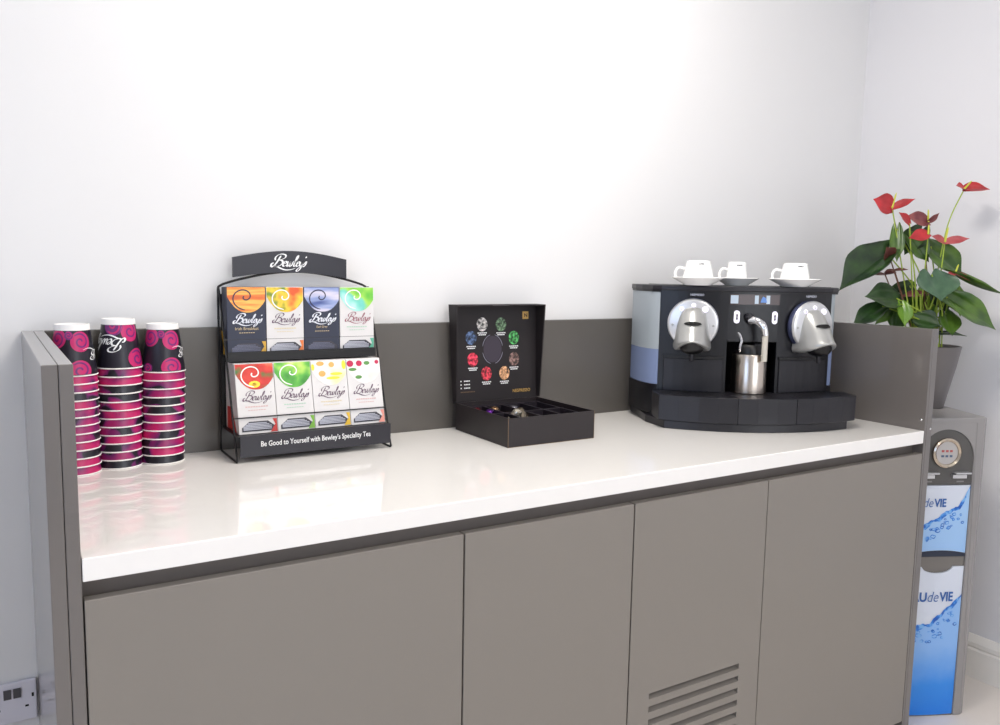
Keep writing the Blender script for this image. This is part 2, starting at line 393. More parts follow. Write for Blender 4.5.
for sx0, sy, n, side, pitch, lean in stacks:
    for k in range(n):
        zz = Z + k*pitch; sx = sx0 + k*lean
        if k == n-1: lab = {'left': 'top cup of the left stack, magenta curls on charcoal, white base up', 'middle': 'top cup of the middle stack with upside-down white script lettering', 'right': 'top cup of the right stack, large magenta curls on charcoal'}[side]
        else: lab = ('magenta and charcoal paper cup, ' + ORD[k] + (' from the bottom' if k else ' one') + ' of the ' + side + ' stack').replace('bottom one', 'lowest')
        if first: t = cup0; t.location = (sx, sy, zz); t['label'] = lab; first = False; t.rotation_euler = (0, 0, random.uniform(0, 6))
        else: t = dup(cup0, (sx, sy, zz), random.uniform(0, 6.28), lab)
        t['group'] = 'upside-down paper cups in the ' + side + ' stack'
        if k == n-1:
            t.rotation_euler = (0, 0, 0)
            for c in t.children:
                if c.name.startswith('printed_wall'):
                    c.data = c.data.copy(); c.data.materials[0] = mat('charcoal_ink', (34, 31, 42), 0.32)
            base_ang = math.atan2(CY-sy, CX-sx)
            def spiral(ang, zc, rad, col, col2, cw=1):
                f = cyl_map(zc, ang)
                bm = bmesh.new(); N = 28
                ring = lambda q, hh: [bm.verts.new(f(rad*q*math.cos(2*PI*i/N), rad*q*math.sin(2*PI*i/N), hh)) for i in range(N)]
                cv = bm.verts.new(f(0, 0, 0.0)); prev = None
                for q in (0.33, 0.66, 1.0):
                    rg = ring(q, 0.0)
                    for i in range(N):
                        if prev is None: bm.faces.new((cv, rg[i], rg[(i+1) % N]))
                        else: bm.faces.new((prev[i], rg[i], rg[(i+1) % N], prev[(i+1) % N]))
                    prev = rg
                for v in list(bm.verts):
                    if v.co.z < 0.004 or v.co.z > CH-0.0115: v.co.z = min(max(v.co.z, 0.004), CH-0.0115)
                obj('curl_print', bm, col, t)
                bm = bmesh.new()
                pts = [(rad*(0.12+0.70*s/14)*math.cos(cw*s*0.62), rad*(0.12+0.70*s/14)*math.sin(cw*s*0.62)) for s in range(15)]
                ribbon(bm, pts, rad*0.17, f, n=4, h=0.0003)
                for v in list(bm.verts): v.co.z = min(max(v.co.z, 0.0045), CH-0.012)
                obj('curl_line', bm, col2, t)
            if side == 'middle':
                f = cyl_map(0.060, base_ang+0.0, -1.0)
                bm = script_word(lambda a, b, h=0.0: f(a-0.0125, b-0.0, h), 0.074, 1.25, h=0.0007)
                # keep only the near side of the word, as the cup turns it away
                obj('script_lettering', bm, M_white, t)
                spiral(base_ang+0.65, 0.074, 0.020, M_mag, M_pur); spiral(base_ang-0.30, 0.086, 0.020, M_pur, M_mag, -1)
                spiral(base_ang+0.95, 0.020, 0.020, M_mag, M_pur)
            else:
                s = 0 if side == 'left' else 0.1
                spiral(base_ang+0.40+s, 0.066, 0.0195, M_mag, M_pur); spiral(base_ang-0.85+s, 0.072, 0.0190, M_mag, M_pur, -1); spiral(base_ang-0.20+s, 0.078, 0.0085, M_pur, M_mag)
                spiral(base_ang+0.30+s, 0.012, 0.0190, M_mag, M_pur); spiral(base_ang-0.9+s, 0.010, 0.010, M_pur, M_mag)
                f = cyl_map(0.048, base_ang+1.45, -1.0)
                bm = script_word(lambda a, b, h=0.0: f(a, b, h), 0.05, 1.3, h=0.0007, clip=4); obj('script_lettering', bm, M_white, t)

# ------------------------------------------------------------ tea display rack
RX0, RX1, RYB = 0.329, 0.676, 0.597
t = rack = thing('tea_rack', 'black wire tea display rack with arched header sign, two tiers', 'display rack', (0, 0, Z))
wr = 0.0022
def slant(z): return 0.460+(z/0.362)*(0.590-0.460)      # front wire leans back as it rises
for x in (RX0+0.002, RX1):
    bm = bmesh.new()
    tube(bm, [(x, RYB, 0.30), (x, RYB, 0.02), (x, RYB, 0.0045), (x, RYB-0.004, wr), (x, 0.464, wr), (x, 0.460, 0.005), (x, slant(0.03), 0.03), (x, slant(0.34), 0.34), (x, 0.594, 0.362)], wr, 8)
    obj('side_wire', bm, M_blk, t, smooth=True)
bm = bmesh.new()
arch = [(RX0+0.002, RYB, 0.29), (RX0+0.002, RYB, 0.345), (RX0+0.005, RYB, 0.362)] + [(RX0+0.005+(RX1-RX0-0.01)*s/12, RYB, 0.365+0.030*math.sin(PI*s/12)) for s in range(1, 12)] + [(RX1-0.005, RYB, 0.362), (RX1, RYB, 0.345), (RX1, RYB, 0.29)]
tube(bm, spline(arch, 3), wr*1.2, 8); obj('arch_wire', bm, M_blk, t, smooth=True)
# header sign: arched strip with thickness
bm = bmesh.new(); N = 16; hx0, hx1 = 0.362, 0.622
hb = lambda x: 0.381+0.0125*math.sin(PI*(x-hx0)/(hx1-hx0)); ht = lambda x: 0.4245+0.0165*math.sin(PI*(x-hx0)/(hx1-hx0))
xs = [hx0+(hx1-hx0)*k/N for k in range(N+1)]
prism(bm, [(x, hb(x)) for x in xs]+[(x, ht(x)) for x in xs[::-1]], RYB-0.004, RYB+0.002, lambda a, b, h: (a, h, b))
hd = obj('header_sign', bm, M_sign, t)
f = planef((0.4445, RYB-0.0046, 0.4065), (1, 0, 0), (0, 0, 1))
obj('script_lettering', script_word(f, 0.078, 1.35), M_white, hd)
# tiers
def plate(name, x0_, x1_, zlo, zhi, y, m, parent):
    return obj(name, bx(x0_, x1_, y, y+0.002, zlo, zhi), m, parent)
lo = obj('lower_tray', bx(RX0+0.006, RX1-0.004, 0.463, 0.590, 0.052, 0.054), M_blk, t)
obj('upper_tray', bx(RX0+0.006, RX1-0.004, slant(0.213)+0.004, 0.594, 0.213, 0.2145), M_blk, t)
obj('upper_tray_lip', bx(RX0+0.006, RX1-0.004, slant(0.213)+0.002, slant(0.213)+0.004, 0.203, 0.223), M_blk, t)
fp = obj('front_sign', bx(RX0+0.008, RX1-0.002, 0.4575, 0.4605, 0.012, 0.057), M_sign, t)
f = planef((0.3795, 0.4568, 0.0285), (1, 0, 0), (0, 0, 1))
obj('sign_lettering', text_bm('Be Good to Yourself with Bewley\u2019s Speciality Tea', f, width=0.245, height=0.0150, bold=0.012), M_white, fp)
for zz, yy in ((0.089, slant(0.089)-0.001), (0.249, slant(0.249)-0.001)):
    bm = bmesh.new(); tube(bm, [(RX0, yy, zz), (RX1, yy, zz)], 0.0014, 6); obj('retaining_wire', bm, M_blk, t, smooth=True)
obj('back_panel', bx(RX0+0.006, RX1-0.004, 0.5955, 0.597, 0.05, 0.345), M_blk, t)

# tea boxes
BW = 0.0815
def art_map(x_, ylow, zlow, ytop, ztop, k=0.0):
    """front face of a tea box: a across, b up from the face's bottom edge, h outwards"""
    L = math.hypot(ytop-ylow, ztop-zlow); uy = Vector((0, (ytop-ylow)/L, (ztop-zlow)/L)); nrm = Vector((0, -uy.z, uy.y))
    o = Vector((x_, ylow, zlow))
    return (lambda a, b, h=0.0: o+Vector((a, 0, 0))+uy*b+nrm*h), L
def tea_box(x_, ylow, zlow, ztop, ytop, ydeep, body, side, art, swirl, word, wordbold, label, lines, corner, fleck=None, name2=None, dark=False):
    t = thing('tea_box', label, 'tea box', (x_, 0, Z), group='tea boxes in the rack')
    t.scale = ((1.014 if zlow > 0.1 else 1.004), 1, 1)
    f, L = art_map(0, ylow, zlow, ytop, ztop)
    bm = bmesh.new()
    prism(bm, [(ylow, zlow), (ydeep, zlow), (ydeep, ztop-0.002), (ytop, ztop)], 0.0, BW, lambda a, b, h: (h, a, b))
    obj('carton', bm, [body], t, bevel=0.0008)
    # art panel: bowl-shaped picture at the top
    b0 = L*0.66; poly = [(0.001, L-0.001)]
    N = 14
    poly += [(0.001+(BW-0.002)*k/N, b0+0.14*L-0.14*L*math.sin(PI*(k/N)**0.85)*1.0 + (0.0 if k not in (0, N) else 0.0)) for k in range(N+1)]
    poly += [(BW-0.001, L-0.001)]
    pts = poly
    bm = bmesh.new(); bot = [(0.001+(BW-0.002)*k/N, L*0.625+0.20*L*abs(2*k/N-1.06)**2.4) for k in range(N+1)]
    lowv = [bm.verts.new(f(a, b, 0.0004)) for a, b in bot]; hiv = [bm.verts.new(f(a, L-0.001, 0.0004)) for a, b in bot]
    for k in range(N): bm.faces.new((lowv[k], lowv[k+1], hiv[k+1], hiv[k]))
    ap = obj('art_panel', bm, art, t)
    if swirl:
        bm = bmesh.new(); cx, cy, s0 = BW*0.46, L*0.86, L*0.052
        sp = [(cx+s0*(0.30+3.9*(q/22)**1.6)*math.cos(2.2-q*0.0+q*0.40), cy-0.01*L+s0*(0.30+3.3*(q/22)**1.6)*math.sin(2.2+q*0.40)) for q in range(23)]
        sp = [(min(max(a, 0.003), BW-0.003), min(b, L-0.003)) for a, b in sp]
        ribbon(bm, sp, 0.0026, f, n=4, h=0.0009); obj('swirl', bm, swirl, ap)
    if fleck:
        for col, spots in fleck:
            bm = bmesh.new()
            for a, b, rx, ry in spots: disc(bm, a*BW, b*L, rx*BW, ry*L, f, 0.0007, 12)
            obj('fruit_print', bm, col, ap)
    g = lambda a, b, h=0.0: f(a+0.012, b+L*0.475, h)
    obj('script_lettering', script_word(g, 0.058, wordbold, h=0.0008), word, t)
    if name2:
        obj('name_lettering', text_bm(name2, lambda a, b, h=0.0: f(a+BW/2, b+L*0.37, h), height=0.0062, bold=0.01, h=0.0006, align='CENTER'), lines, t)
        bm = bmesh.new()
        for q in range(7): box_q = [(BW*0.3+q*0.0048, L*0.325), (BW*0.3+q*0.0048+0.0036, L*0.325), (BW*0.3+q*0.0048+0.0036, L*0.335), (BW*0.3+q*0.0048, L*0.335)]; bm.faces.new([bm.verts.new(f(a, b, 0.0006)) for a, b in box_q])
        obj('small_print', bm, lines, t)
    else:
        bm = bmesh.new()
        for row, (n_, bb, hh) in enumerate(((9, 0.375, 0.016), (7, 0.33, 0.010))):
            x_s = BW/2-n_*0.0027
            for q in range(n_):
                a0 = x_s+q*0.0054; bm.faces.new([bm.verts.new(f(a, b, 0.0006)) for a, b in ((a0, L*bb), (a0+0.0043, L*bb), (a0+0.0043, L*(bb+hh)), (a0, L*(bb+hh)))])
        obj('small_print', bm, lines, t)
    # dispensing mouth with the tea bags in it
    mouth = [(0.006, L*0.035), (BW-0.006, L*0.035), (BW-0.006, L*0.10), (BW-0.020, L*0.175), (0.022, L*0.175), (0.006, L*0.09)]
    mo = obj('mouth', poly_bm(mouth, f, 0.0006), mat('tea_mouth_dark', (64, 62, 70), 0.5), t)
    for q in range(5):
        bb = L*(0.055+q*0.021); ins = 0.009+max(0, q-2)*0.005
        bm = bmesh.new(); v = [(ins, bb), (BW-ins-0.004, bb+0.0004), (BW-ins-0.004, bb+0.0022), (ins, bb+0.0028)]
        prism(bm, v, 0.0007, 0.0013, lambda a, b, h: f(a, b, h)); obj('tea_bag', bm, mat('tea_bag_foil', (176, 178, 190), 0.35) if not dark else mat('tea_bag_dark', (96, 98, 118), 0.35), mo)
    if corner:
        obj('corner_flash', poly_bm([(BW-0.016, L*0.012), (BW-0.001, L*0.012), (BW-0.001, L*0.20), (BW-0.010, L*0.20), (BW-0.005, L*0.12)], f, 0.0008), corner, t)
        bm = bmesh.new(); v = [(ylow+0.02, zlow+0.001), (ydeep-0.01, zlow+0.001), (ydeep-0.012, zlow+0.048), (ylow+0.055, zlow+0.052)]
        bm.faces.new([bm.verts.new((-0.0004, a, b)) for a, b in v]); obj('side_flash', bm, side, t)
    return t
NAVY = mat('navy_carton', (44, 48, 66), 0.4); WHT = mat('white_carton', (218, 215, 214), 0.4)
A1 = blend_mat('sunset_art', [(0.0, (150, 60, 40)), (0.38, (222, 110, 50)), (0.5, (250, 196, 96)), (0.6, (236, 130, 60)), (0.75, (196, 90, 90))], 18, stretch=(0.4, 1, 3))
A2 = blend_mat('citrus_art', [(0.3, (110, 140, 50)), (0.42, (246, 206, 60)), (0.52, (244, 158, 60)), (0.66, (222, 90, 40))], 30)
A3 = blend_mat('dusk_art', [(0.3, (76, 92, 150)), (0.48, (150, 164, 208)), (0.62, (214, 208, 224))], 20, stretch=(0.5, 1, 2.4))
A4 = blend_mat('mint_art', [(0.36, (96, 190, 60)), (0.48, (170, 222, 90)), (0.56, (110, 206, 190)), (0.7, (190, 236, 228))], 16)
A5 = blend_mat('red_fruit_art', [(0.32, (70, 120, 60)), (0.42, (200, 50, 44)), (0.56, (222, 70, 54)), (0.66, (240, 150, 110)), (0.75, (246, 206, 90))], 24)
A6 = blend_mat('green_leaf_art', [(0.3, (50, 130, 50)), (0.46, (96, 180, 70)), (0.58, (186, 226, 100)), (0.72, (236, 246, 170))], 22)
A7 = blend_mat('camomile_art', [(0.3, (232, 226, 216)), (0.55, (238, 234, 228)), (0.7, (250, 236, 170))], 16)
A8 = blend_mat('berry_art', [(0.3, (238, 226, 222)), (0.6, (240, 234, 232)), (0.75, (246, 214, 206))], 16)
inkp = mat('plum_ink', (92, 62, 88), 0.5); inkr = mat('wine_ink', (150, 80, 96), 0.5); goldl = mat('tan_ink', (196, 176, 140), 0.5); pinkl = mat('pink_ink', (214, 178, 176), 0.5); greenl = mat('pale_green_ink', (176, 206, 186), 0.5); grl = mat('pale_gold_ink', (222, 208, 170), 0.5); silv = mat('silver_ink', (226, 228, 236), 0.4)
red_ = mat('red_flash', (190, 50, 44), 0.4); grn_ = mat('green_flash', (120, 176, 60), 0.4); yel_ = mat('amber_flash', (222, 180, 50), 0.4); pnk_ = mat('salmon_flash', (228, 150, 136), 0.4); org_ = mat('orange_flash', (224, 120, 60), 0.4); teal_ = mat('teal_flash', (96, 180, 150), 0.4); gld_ = mat('gold_flash', (206, 160, 60), 0.4); blu_ = mat('blue_flash', (120, 130, 180), 0.4)
M_wh = mat('white_swirl', (248, 246, 240), 0.5); M_nv = mat('navy_swirl', (52, 50, 76), 0.5)
ylo_t, ylo_b = slant(0.224)+0.006, slant(0.056)+0.005
berry = mat('berry_red', (190, 40, 80), 0.4); leafg = mat('leaf_print', (96, 150, 80), 0.5); yell = mat('lemon_print', (246, 222, 70), 0.5); orr = mat('orange_print', (240, 176, 100), 0.5)
for k, a in enumerate([
  (NAVY, gld_, A1, M_nv, silv, 1.5, 'navy tea box with an orange sunset picture, first on the upper tier', goldl, gld_, None, 'Irish Breakfast', True),
  (WHT, org_, A2, M_wh, inkp, 1.0, 'white tea box with yellow and orange citrus picture, upper tier', grl, org_, None, None, False),
  (NAVY, blu_, A3, M_nv, silv, 1.5, 'navy tea box with a lilac-blue picture, third on the upper tier', goldl, None, None, 'Earl Grey', True),
  (WHT, teal_, A4, M_wh, inkr, 1.0, 'white tea box with lime and turquoise picture, upper tier at the right', greenl, teal_, None, None, False)]):
    body, side, art, sw, wd_, wb, lab, ln, cn, fl, nm, dk = a
    tea_box(RX0+0.008+k*0.0838, ylo_t, 0.2150, 0.362, slant(0.362)-0.040, 0.592, body, side, art, sw, wd_, wb, lab, ln, cn, fl, nm, dk)
for k, a in enumerate([
  (WHT, red_, A5, M_wh, inkp, 1.0, 'white tea box with red fruit and yellow flower picture, lower tier at the left', pinkl, red_, [(yell, [(0.48, 0.70, 0.15, 0.05)]), (orr, [(0.48, 0.70, 0.06, 0.022)])]),
  (WHT, grn_, A6, M_wh, inkp, 1.0, 'white tea box with bright green leaf picture, lower tier', greenl, grn_, None),
  (WHT, yel_, A7, None, inkp, 1.0, 'white tea box with pale lemon and orange blossom picture, lower tier', grl, yel_, [(orr, [(0.26, 0.95, 0.11, 0.035), (0.58, 0.93, 0.08, 0.04), (0.30, 0.80, 0.10, 0.045)]), (yell, [(0.70, 0.79, 0.18, 0.022), (0.60, 0.73, 0.20, 0.022), (0.93, 0.92, 0.06, 0.07), (0.05, 0.90, 0.045, 0.05)])]),
  (WHT, pnk_, A8, None, inkp, 1.0, 'white tea box with cranberry picture, lower tier at the right', pinkl, pnk_, [(berry, [(0.11, 0.93, 0.10, 0.05), (0.37, 0.93, 0.09, 0.045), (0.90, 0.94, 0.06, 0.032)]), (leafg, [(0.17, 0.84, 0.12, 0.025), (0.33, 0.72, 0.10, 0.028), (0.60, 0.93, 0.09, 0.03)])])]):
    body, side, art, sw, wd_, wb, lab, ln, cn, fl = a
    tea_box(RX0+0.0135+k*0.0828, ylo_b, 0.0545, 0.200, slant(0.200)-0.012, 0.592, body, side, art, sw, wd_, wb, lab, ln, cn, fl)

# ------------------------------------------------------------ capsule presentation box
bx0, bx1, by0, by1, bh = 0.0, 0.250, 0.0, 0.250, 0.0685
t = cbox = thing('capsule_box', 'open black card presentation box with upright lid and picture of capsules', 'box', (0.9105, 0.331, Z))
bm = bmesh.new(); e = 0.003
box(bm, bx0, bx1, by0, by1, 0, 0.003); box(bm, bx0, bx1, by0, by0+e, 0.003, bh); box(bm, bx0, bx1, by1-e, by1, 0.003, bh)
box(bm, bx0, bx0+e, by0+e, by1-e, 0.003, bh); box(bm, bx1-e, bx1, by0+e, by1-e, 0.003, bh)
obj('tray', bm, M_card, t)
bm = bmesh.new()
for a in ((bx0-0.0004, bx0+0.0006, by0-0.0004, by0+0.0006, 0.001, bh), (bx1-0.0006, bx1+0.0004, by0-0.0004, by0+0.0006, 0.001, bh), (bx0, bx1, by0-0.0005, by0+0.0004, 0.0, 0.0008)): box(bm, *a)
obj('worn_edge', bm, M_kraft, t)
bm = bmesh.new(); zz = 0.052       # inner insert with wells
box(bm, e, bx1-e, e, by1-e, 0.003, 0.030)
cols = [e, 0.050, 0.100, 0.150, 0.200, bx1-e]; rows = [e, 0.022, 0.120, 0.130, 0.225, by1-e]
box(bm, e, bx1-e, e, 0.020, 0.030, 0.058); box(bm, e, bx1-e, 0.120, 0.128, 0.030, 0.058); box(bm, e, bx1-e, 0.228, by1-e, 0.030, 0.058)
for x in (0.010, 0.068, 0.126, 0.184, 0.238): box(bm, x-0.003, x+0.003, 0.020, 0.120, 0.030, 0.058); box(bm, x-0.003, x+0.003, 0.128, 0.228, 0.030, 0.058)
obj('insert', bm, mat('dark_purple_insert', (24, 17, 27), 0.6), t)
# lid: back board leaning a little, two tapered side flaps, top flap with thumb notch
lid = obj('lid', bmesh.new(), M_cardin, t)
bm = bmesh.new()
def lidf(a, b, h=0.0):
    a = a+(-0.006-0.008*b/0.252)*(1-a/0.25)+(0.001+0.003*b/0.252)*(a/0.25)
    return Vector((a, by1+0.002+b*0.055-h, bh-0.002+b*0.998))
LH = 0.252
def lprism(bm, poly, h0, h1): prism(bm, poly, h0, h1, lidf)
# the thumb notch interrupts the top flap's front edge only
lprism(bm, [(bx0, 0), (bx1, 0), (bx1, LH), (bx0, LH)], -0.003, 0.0)
prism(bm, [(0, LH-0.003), (0, LH), (0.040, LH), (0.040, LH-0.003)], bx0+0.003, 0.098, lambda a, b, h: lidf(h, b, a))
prism(bm, [(0, LH-0.003), (0, LH), (0.040, LH), (0.040, LH-0.003)], 0.152, bx1-0.003, lambda a, b, h: lidf(h, b, a))
prism(bm, [(0, LH-0.003), (0, LH), (0.031, LH-0.002), (0.031, LH-0.004)], 0.098, 0.152, lambda a, b, h: lidf(h, b, a))
for xa, xb in ((bx0, bx0+0.003), (bx1-0.003, bx1)):
    prism(bm, [(0, 0.004), (0.016, 0.004), (0.042, LH), (0, LH)], xa, xb, lambda a, b, h: lidf(h, b, a))
bm.to_mesh(lid.data); bm.free()
def lf(a, b, h=0.0): return lidf(a+0.0060*(1-a/0.3), b, h+0.0012)
bm = bmesh.new()
for k in range(4):
    a0 = R(k*90+12); pts = [(0.113+0.030*math.cos(a0+R(66)*s/8), 0.135+0.038*math.sin(a0+R(66)*s/8)) for s in range(9)]
    ribbon(bm, pts, 0.0022, lf, n=2)
obj('ring_print', bm, mat('grey_ring', (120, 118, 132), 0.5), lid)
obj('ring_center', (lambda b: (disc(b, 0.113, 0.135, 0.027, 0.035, lf, -0.0003), b)[1])(bmesh.new()), mat('plum_grey', (58, 50, 62), 0.5), lid)
caps = [(0.084, 0.200, (196, 190, 186)), (0.139, 0.199, (96, 128, 92)), (0.177, 0.163, (72, 172, 84)), (0.177, 0.107, (124, 92, 84)), (0.147, 0.071, (222, 160, 112)), (0.093, 0.072, (214, 48, 66)), (0.054, 0.110, (226, 44, 70)), (0.051, 0.166, (72, 96, 138))]
for i, (a, b, c) in enumerate(caps):
    bm = bmesh.new(); disc(bm, a, b, 0.0155, 0.018, lf, 0.0, 24)
    c = tuple(int(v*0.86) for v in c)
    m = blend_mat('capsule_foil', [(0.38, tuple(int(v*0.35) for v in c)), (0.5, c), (0.62, tuple(min(255, int(v*1.25+30)) for v in c))], 130, rough=0.3)
    cp = obj('capsule_picture', bm, m, lid)
    bm = bmesh.new()
    for rw, nn in ((0, 5), (1, 4)):
        for q in range(nn):
            aa = a-0.0028*nn+q*0.0056; bb = b-0.0235-rw*0.0048
            bm.faces.new([bm.verts.new(lf(x_, y_, 0)) for x_, y_ in ((aa, bb), (aa+0.0046, bb), (aa+0.0046, bb+0.0028), (aa, bb+0.0028))])
    obj('caption_print', bm, M_white, lid)
bm = bmesh.new()
for q in range(3):
    for r_ in range(5):
        a, b = 0.022+r_*0.0045-(0.006 if r_ == 0 else 0), 0.054-q*0.009
        bm.faces.new([bm.verts.new(lf(x_, y_, 0)) for x_, y_ in ((a, b), (a+0.0035, b), (a+0.0035, b+0.003), (a, b+0.003))])
obj('list_print', bm, M_white, lid)
bm = bmesh.new()
for r_ in range(10): a = 0.016+r_*0.0042; bm.faces.new([bm.verts.new(lf(x_, y_, 0)) for x_, y_ in ((a, 0.026), (a+0.003, 0.026), (a+0.003, 0.0285), (a, 0.0285))])
obj('footnote_print', bm, mat('brown_print', (110, 84, 62), 0.5), lid)
obj('gold_square', poly_bm([(0.204, 0.212), (0.222, 0.212), (0.222, 0.232), (0.204, 0.232)], lf, 0), M_gold, lid)
obj('square_mark', text_bm('N', lambda a, b, h=0: lf(a+0.209, b+0.217, h), height=0.010, h=0.0006, bold=0.03), M_cardin, lid)
obj('gold_lettering', text_bm('NESPRESSO', lambda a, b, h=0: lf(a+0.172, b+0.018, h), width=0.055, height=0.0085, bold=0.02), M_gold, lid)
# capsules lying in the wells
def capsule(x, y, z, c, lab, tilt=0, rz=0):
    tt = thing('coffee_capsule', lab, 'coffee capsule', (0.9105+x, 0.331+y, Z+z), rz, group='capsules in the black presentation box')
    tt.rotation_euler = (R(tilt), 0, rz)
    m = mat('capsule_'+str(c), c, 0.22, metal=0.8, noise=0.3, nscale=120)
    bm = bmesh.new(); lathe(bm, [(0.0150, 0.0), (0.0145, 0.002), (0.0118, 0.018), (0.0095, 0.023), (0.004, 0.0255), (0, 0.0255)], 24); obj('shell', bm, m, tt, smooth=True)
    bm = bmesh.new(); lathe(bm, [(0, -0.001), (0.0178, -0.001), (0.0184, 0.0), (0.0178, 0.0012), (0.0145, 0.0014)], 24); obj('rim', bm, m, tt, smooth=True)
capsule(0.082, 0.100, 0.0468, (190, 182, 168), 'shiny silver coffee capsule lying nearest the centre of the open box', 28, 0.3)
capsule(0.106, 0.104, 0.0455, (120, 110, 96), 'bronze coffee capsule beside the shiny silver one', -20, 1.1)
capsule(0.058, 0.178, 0.0335, (92, 40, 130), 'purple coffee capsule at the left of the box', 0)
capsule(0.036, 0.206, 0.0335, (176, 40, 56), 'red coffee capsule in the back left well', 0)
capsule(0.090, 0.207, 0.0335, (150, 120, 90), 'brown coffee capsule in the back row of wells', 0)
capsule(0.148, 0.207, 0.0335, (120, 118, 126), 'grey coffee capsule in the back row of wells, right of the brown one', 0)

# ------------------------------------------------------------ coffee machine
MA = R(-28)
t = mach = thing('coffee_machine', 'wide black two-head coffee machine with silver dials and curved front tray', 'coffee machine', (1.5945, 0.1855, Z), MA)
def arc(y0_, rad=0.53): return lambda x: y0_+rad-math.sqrt(rad*rad-x*x)
def arcpts(f, xa, xb, n): return [(xa+(xb-xa)*k/n, f(xa+(xb-xa)*k/n)) for k in range(n+1)]
up = lambda a, b, h: (a, b, h)
# foot
bm = bmesh.new(); prism(bm, [(x+0.009, y-0.007) for x, y in arcpts(arc(0.004), -0.250, 0.250, 18)]+[(0.262, 0.12), (0.270, 0.315), (-0.270, 0.315), (-0.268, 0.15)], 0.0, 0.022, up)
obj('foot', bm, M_plast2, t, bevel=0.002)
# drip trays: faceted curved lip in segments
cuts = [-0.268, -0.220, -0.075, 0.075, 0.268]
lip = arc(-0.004)
names = [(-0.268, -0.078), (-0.0775, 0.0775), (0.078, 0.268)]
for a, b in names:
    n = 4 if b-a > 0.17 else 3
    bm = bmesh.new(); P = arcpts(lip, a, b, n)
    back = 0.135 if a < -0.2 or b > 0.2 else 0.12
    prism(bm, [(x+0.012, y-0.008) for x, y in P]+[(b+0.012, max(back, lip(b)+0.02)), (a+0.012, max(back, lip(a)+0.02))], 0.0225, 0.0895, up)
    dt = obj('drip_tray', bm, M_plast2, t, bevel=0.0015)
    # grille slots on the tray's top
    bm = bmesh.new(); k = a+0.03
    while k < b-0.028:
        box(bm, k, k+0.006, lip(k)+0.012, max(back, lip(k)+0.02)-0.012, 0.0893, 0.0901); k += 0.014
    obj('grille', bm, M_blk, dt)
bf = arc(0.092)
# body core behind the trays, with three niches
bm = bmesh.new()
zt = 0.232
prism(bm, arcpts(bf, -0.238, -0.068, 8)+[(-0.068, 0.30), (-0.238, 0.30)], 0.0245, 0.360, up)
prism(bm, arcpts(bf, 0.068, 0.238, 8)+[(0.238, 0.30), (0.068, 0.30)], 0.0245, 0.360, up)
prism(bm, arcpts(bf, -0.068, 0.068, 6)+[(0.068, 0.30), (-0.068, 0.30)], zt, 0.360, up)
prism(bm, [(-0.068, 0.235), (0.068, 0.235), (0.068, 0.30), (-0.068, 0.30)], 0.0245, zt, up)
body = obj('body', bm, M_plast, t)
body.data.materials.clear(); body.data.materials.append(M_plast)
# capsule drawers: separate front panels below each head, standing 2 mm proud with a dark gap on top
for s in (-1, 1):
    a, b = (-0.226, -0.078) if s < 0 else (0.078, 0.226)
    fo = arc(0.0885)
    bm = bmesh.new(); prism(bm, arcpts(fo, a, b, 6)+[(x, y+0.0030) for x, y in arcpts(fo, a, b, 6)[::-1]], 0.0905, 0.178, up)
    obj('container_door', bm, M_plast2, t, bevel=0.0012)
    bm = bmesh.new(); fo = arc(0.0865); prism(bm, arcpts(fo, a-0.002, b+0.002, 6)+[(x, y+0.006) for x, y in arcpts(fo, a-0.002, b+0.002, 6)[::-1]], 0.180, 0.1865, up)
    obj('niche_edge', bm, M_blk, t)
# water tanks on both flanks
for s in (-1, 1):
    def ol(k=0.0):
        return [(s*(0.2385), 0.150+0.0), (s*(0.2510+k), 0.157), (s*(0.2630+k), 0.180), (s*(0.2730+k), 0.214), (s*(0.2790+k), 0.252), (s*(0.2800+k), 0.296), (s*0.2385, 0.296)]
    bm = bmesh.new(); prism(bm, ol(0.002)[:], 0.0245, 0.104, up); obj('tank_base', bm, M_plast, t, smooth=True, auto=50)
    bm = bmesh.new(); prism(bm, ol(), 0.1045, 0.200, up); w_ = obj('water_tank', bm, M_water, t, smooth=True, auto=50)
    bm = bmesh.new(); prism(bm, ol(), 0.2002, 0.3555, up); obj('tank_upper_wall', bm, M_tank, w_, smooth=True, auto=50)
    # smoked side window front trim
# top lid
bm = bmesh.new(); prism(bm, [(-0.2825, 0.252), (-0.275, 0.208), (-0.258, 0.160)]+arcpts(arc(0.086), -0.238, 0.238, 16)+[(0.262, 0.160), (0.280, 0.206), (0.2895, 0.252), (0.2895, 0.305), (-0.2825, 0.305)], 0.3605, 0.374, up)
obj('top_cover', bm, M_plast2, t, bevel=0.0025)
bm = bmesh.new(); prism(bm, [(-0.281, 0.252), (-0.273, 0.210), (-0.258, 0.163)]+arcpts(arc(0.090), -0.238, 0.238, 16)+[(0.262, 0.163), (0.278, 0.208), (0.288, 0.252), (0.288, 0.300), (-0.281, 0.300)], 0.356, 0.3605, up)
obj('cover_rim', bm, M_plast, t)
bm = bmesh.new(); box(bm, -0.235, 0.235, 0.15, 0.295, 0.374, 0.3755); obj('cup_rest', bm, M_plast, t)
def front_map(x_, z_, y0_=0.092, off=0.0006):
    fy = arc(y0_)
    def f(a, b, h=0.0): return Vector((x_+a, fy(x_+a)-off-h, z_+b))
    return f
for x_, wdt in ((-0.166, 0.034), (0.150, 0.034)):
    obj('lettering', text_bm('NESPRESSO', front_map(x_, 0.3475), width=wdt, height=0.0058, bold=0.03), mat('silver_print', (196, 198, 210), 0.4), t)
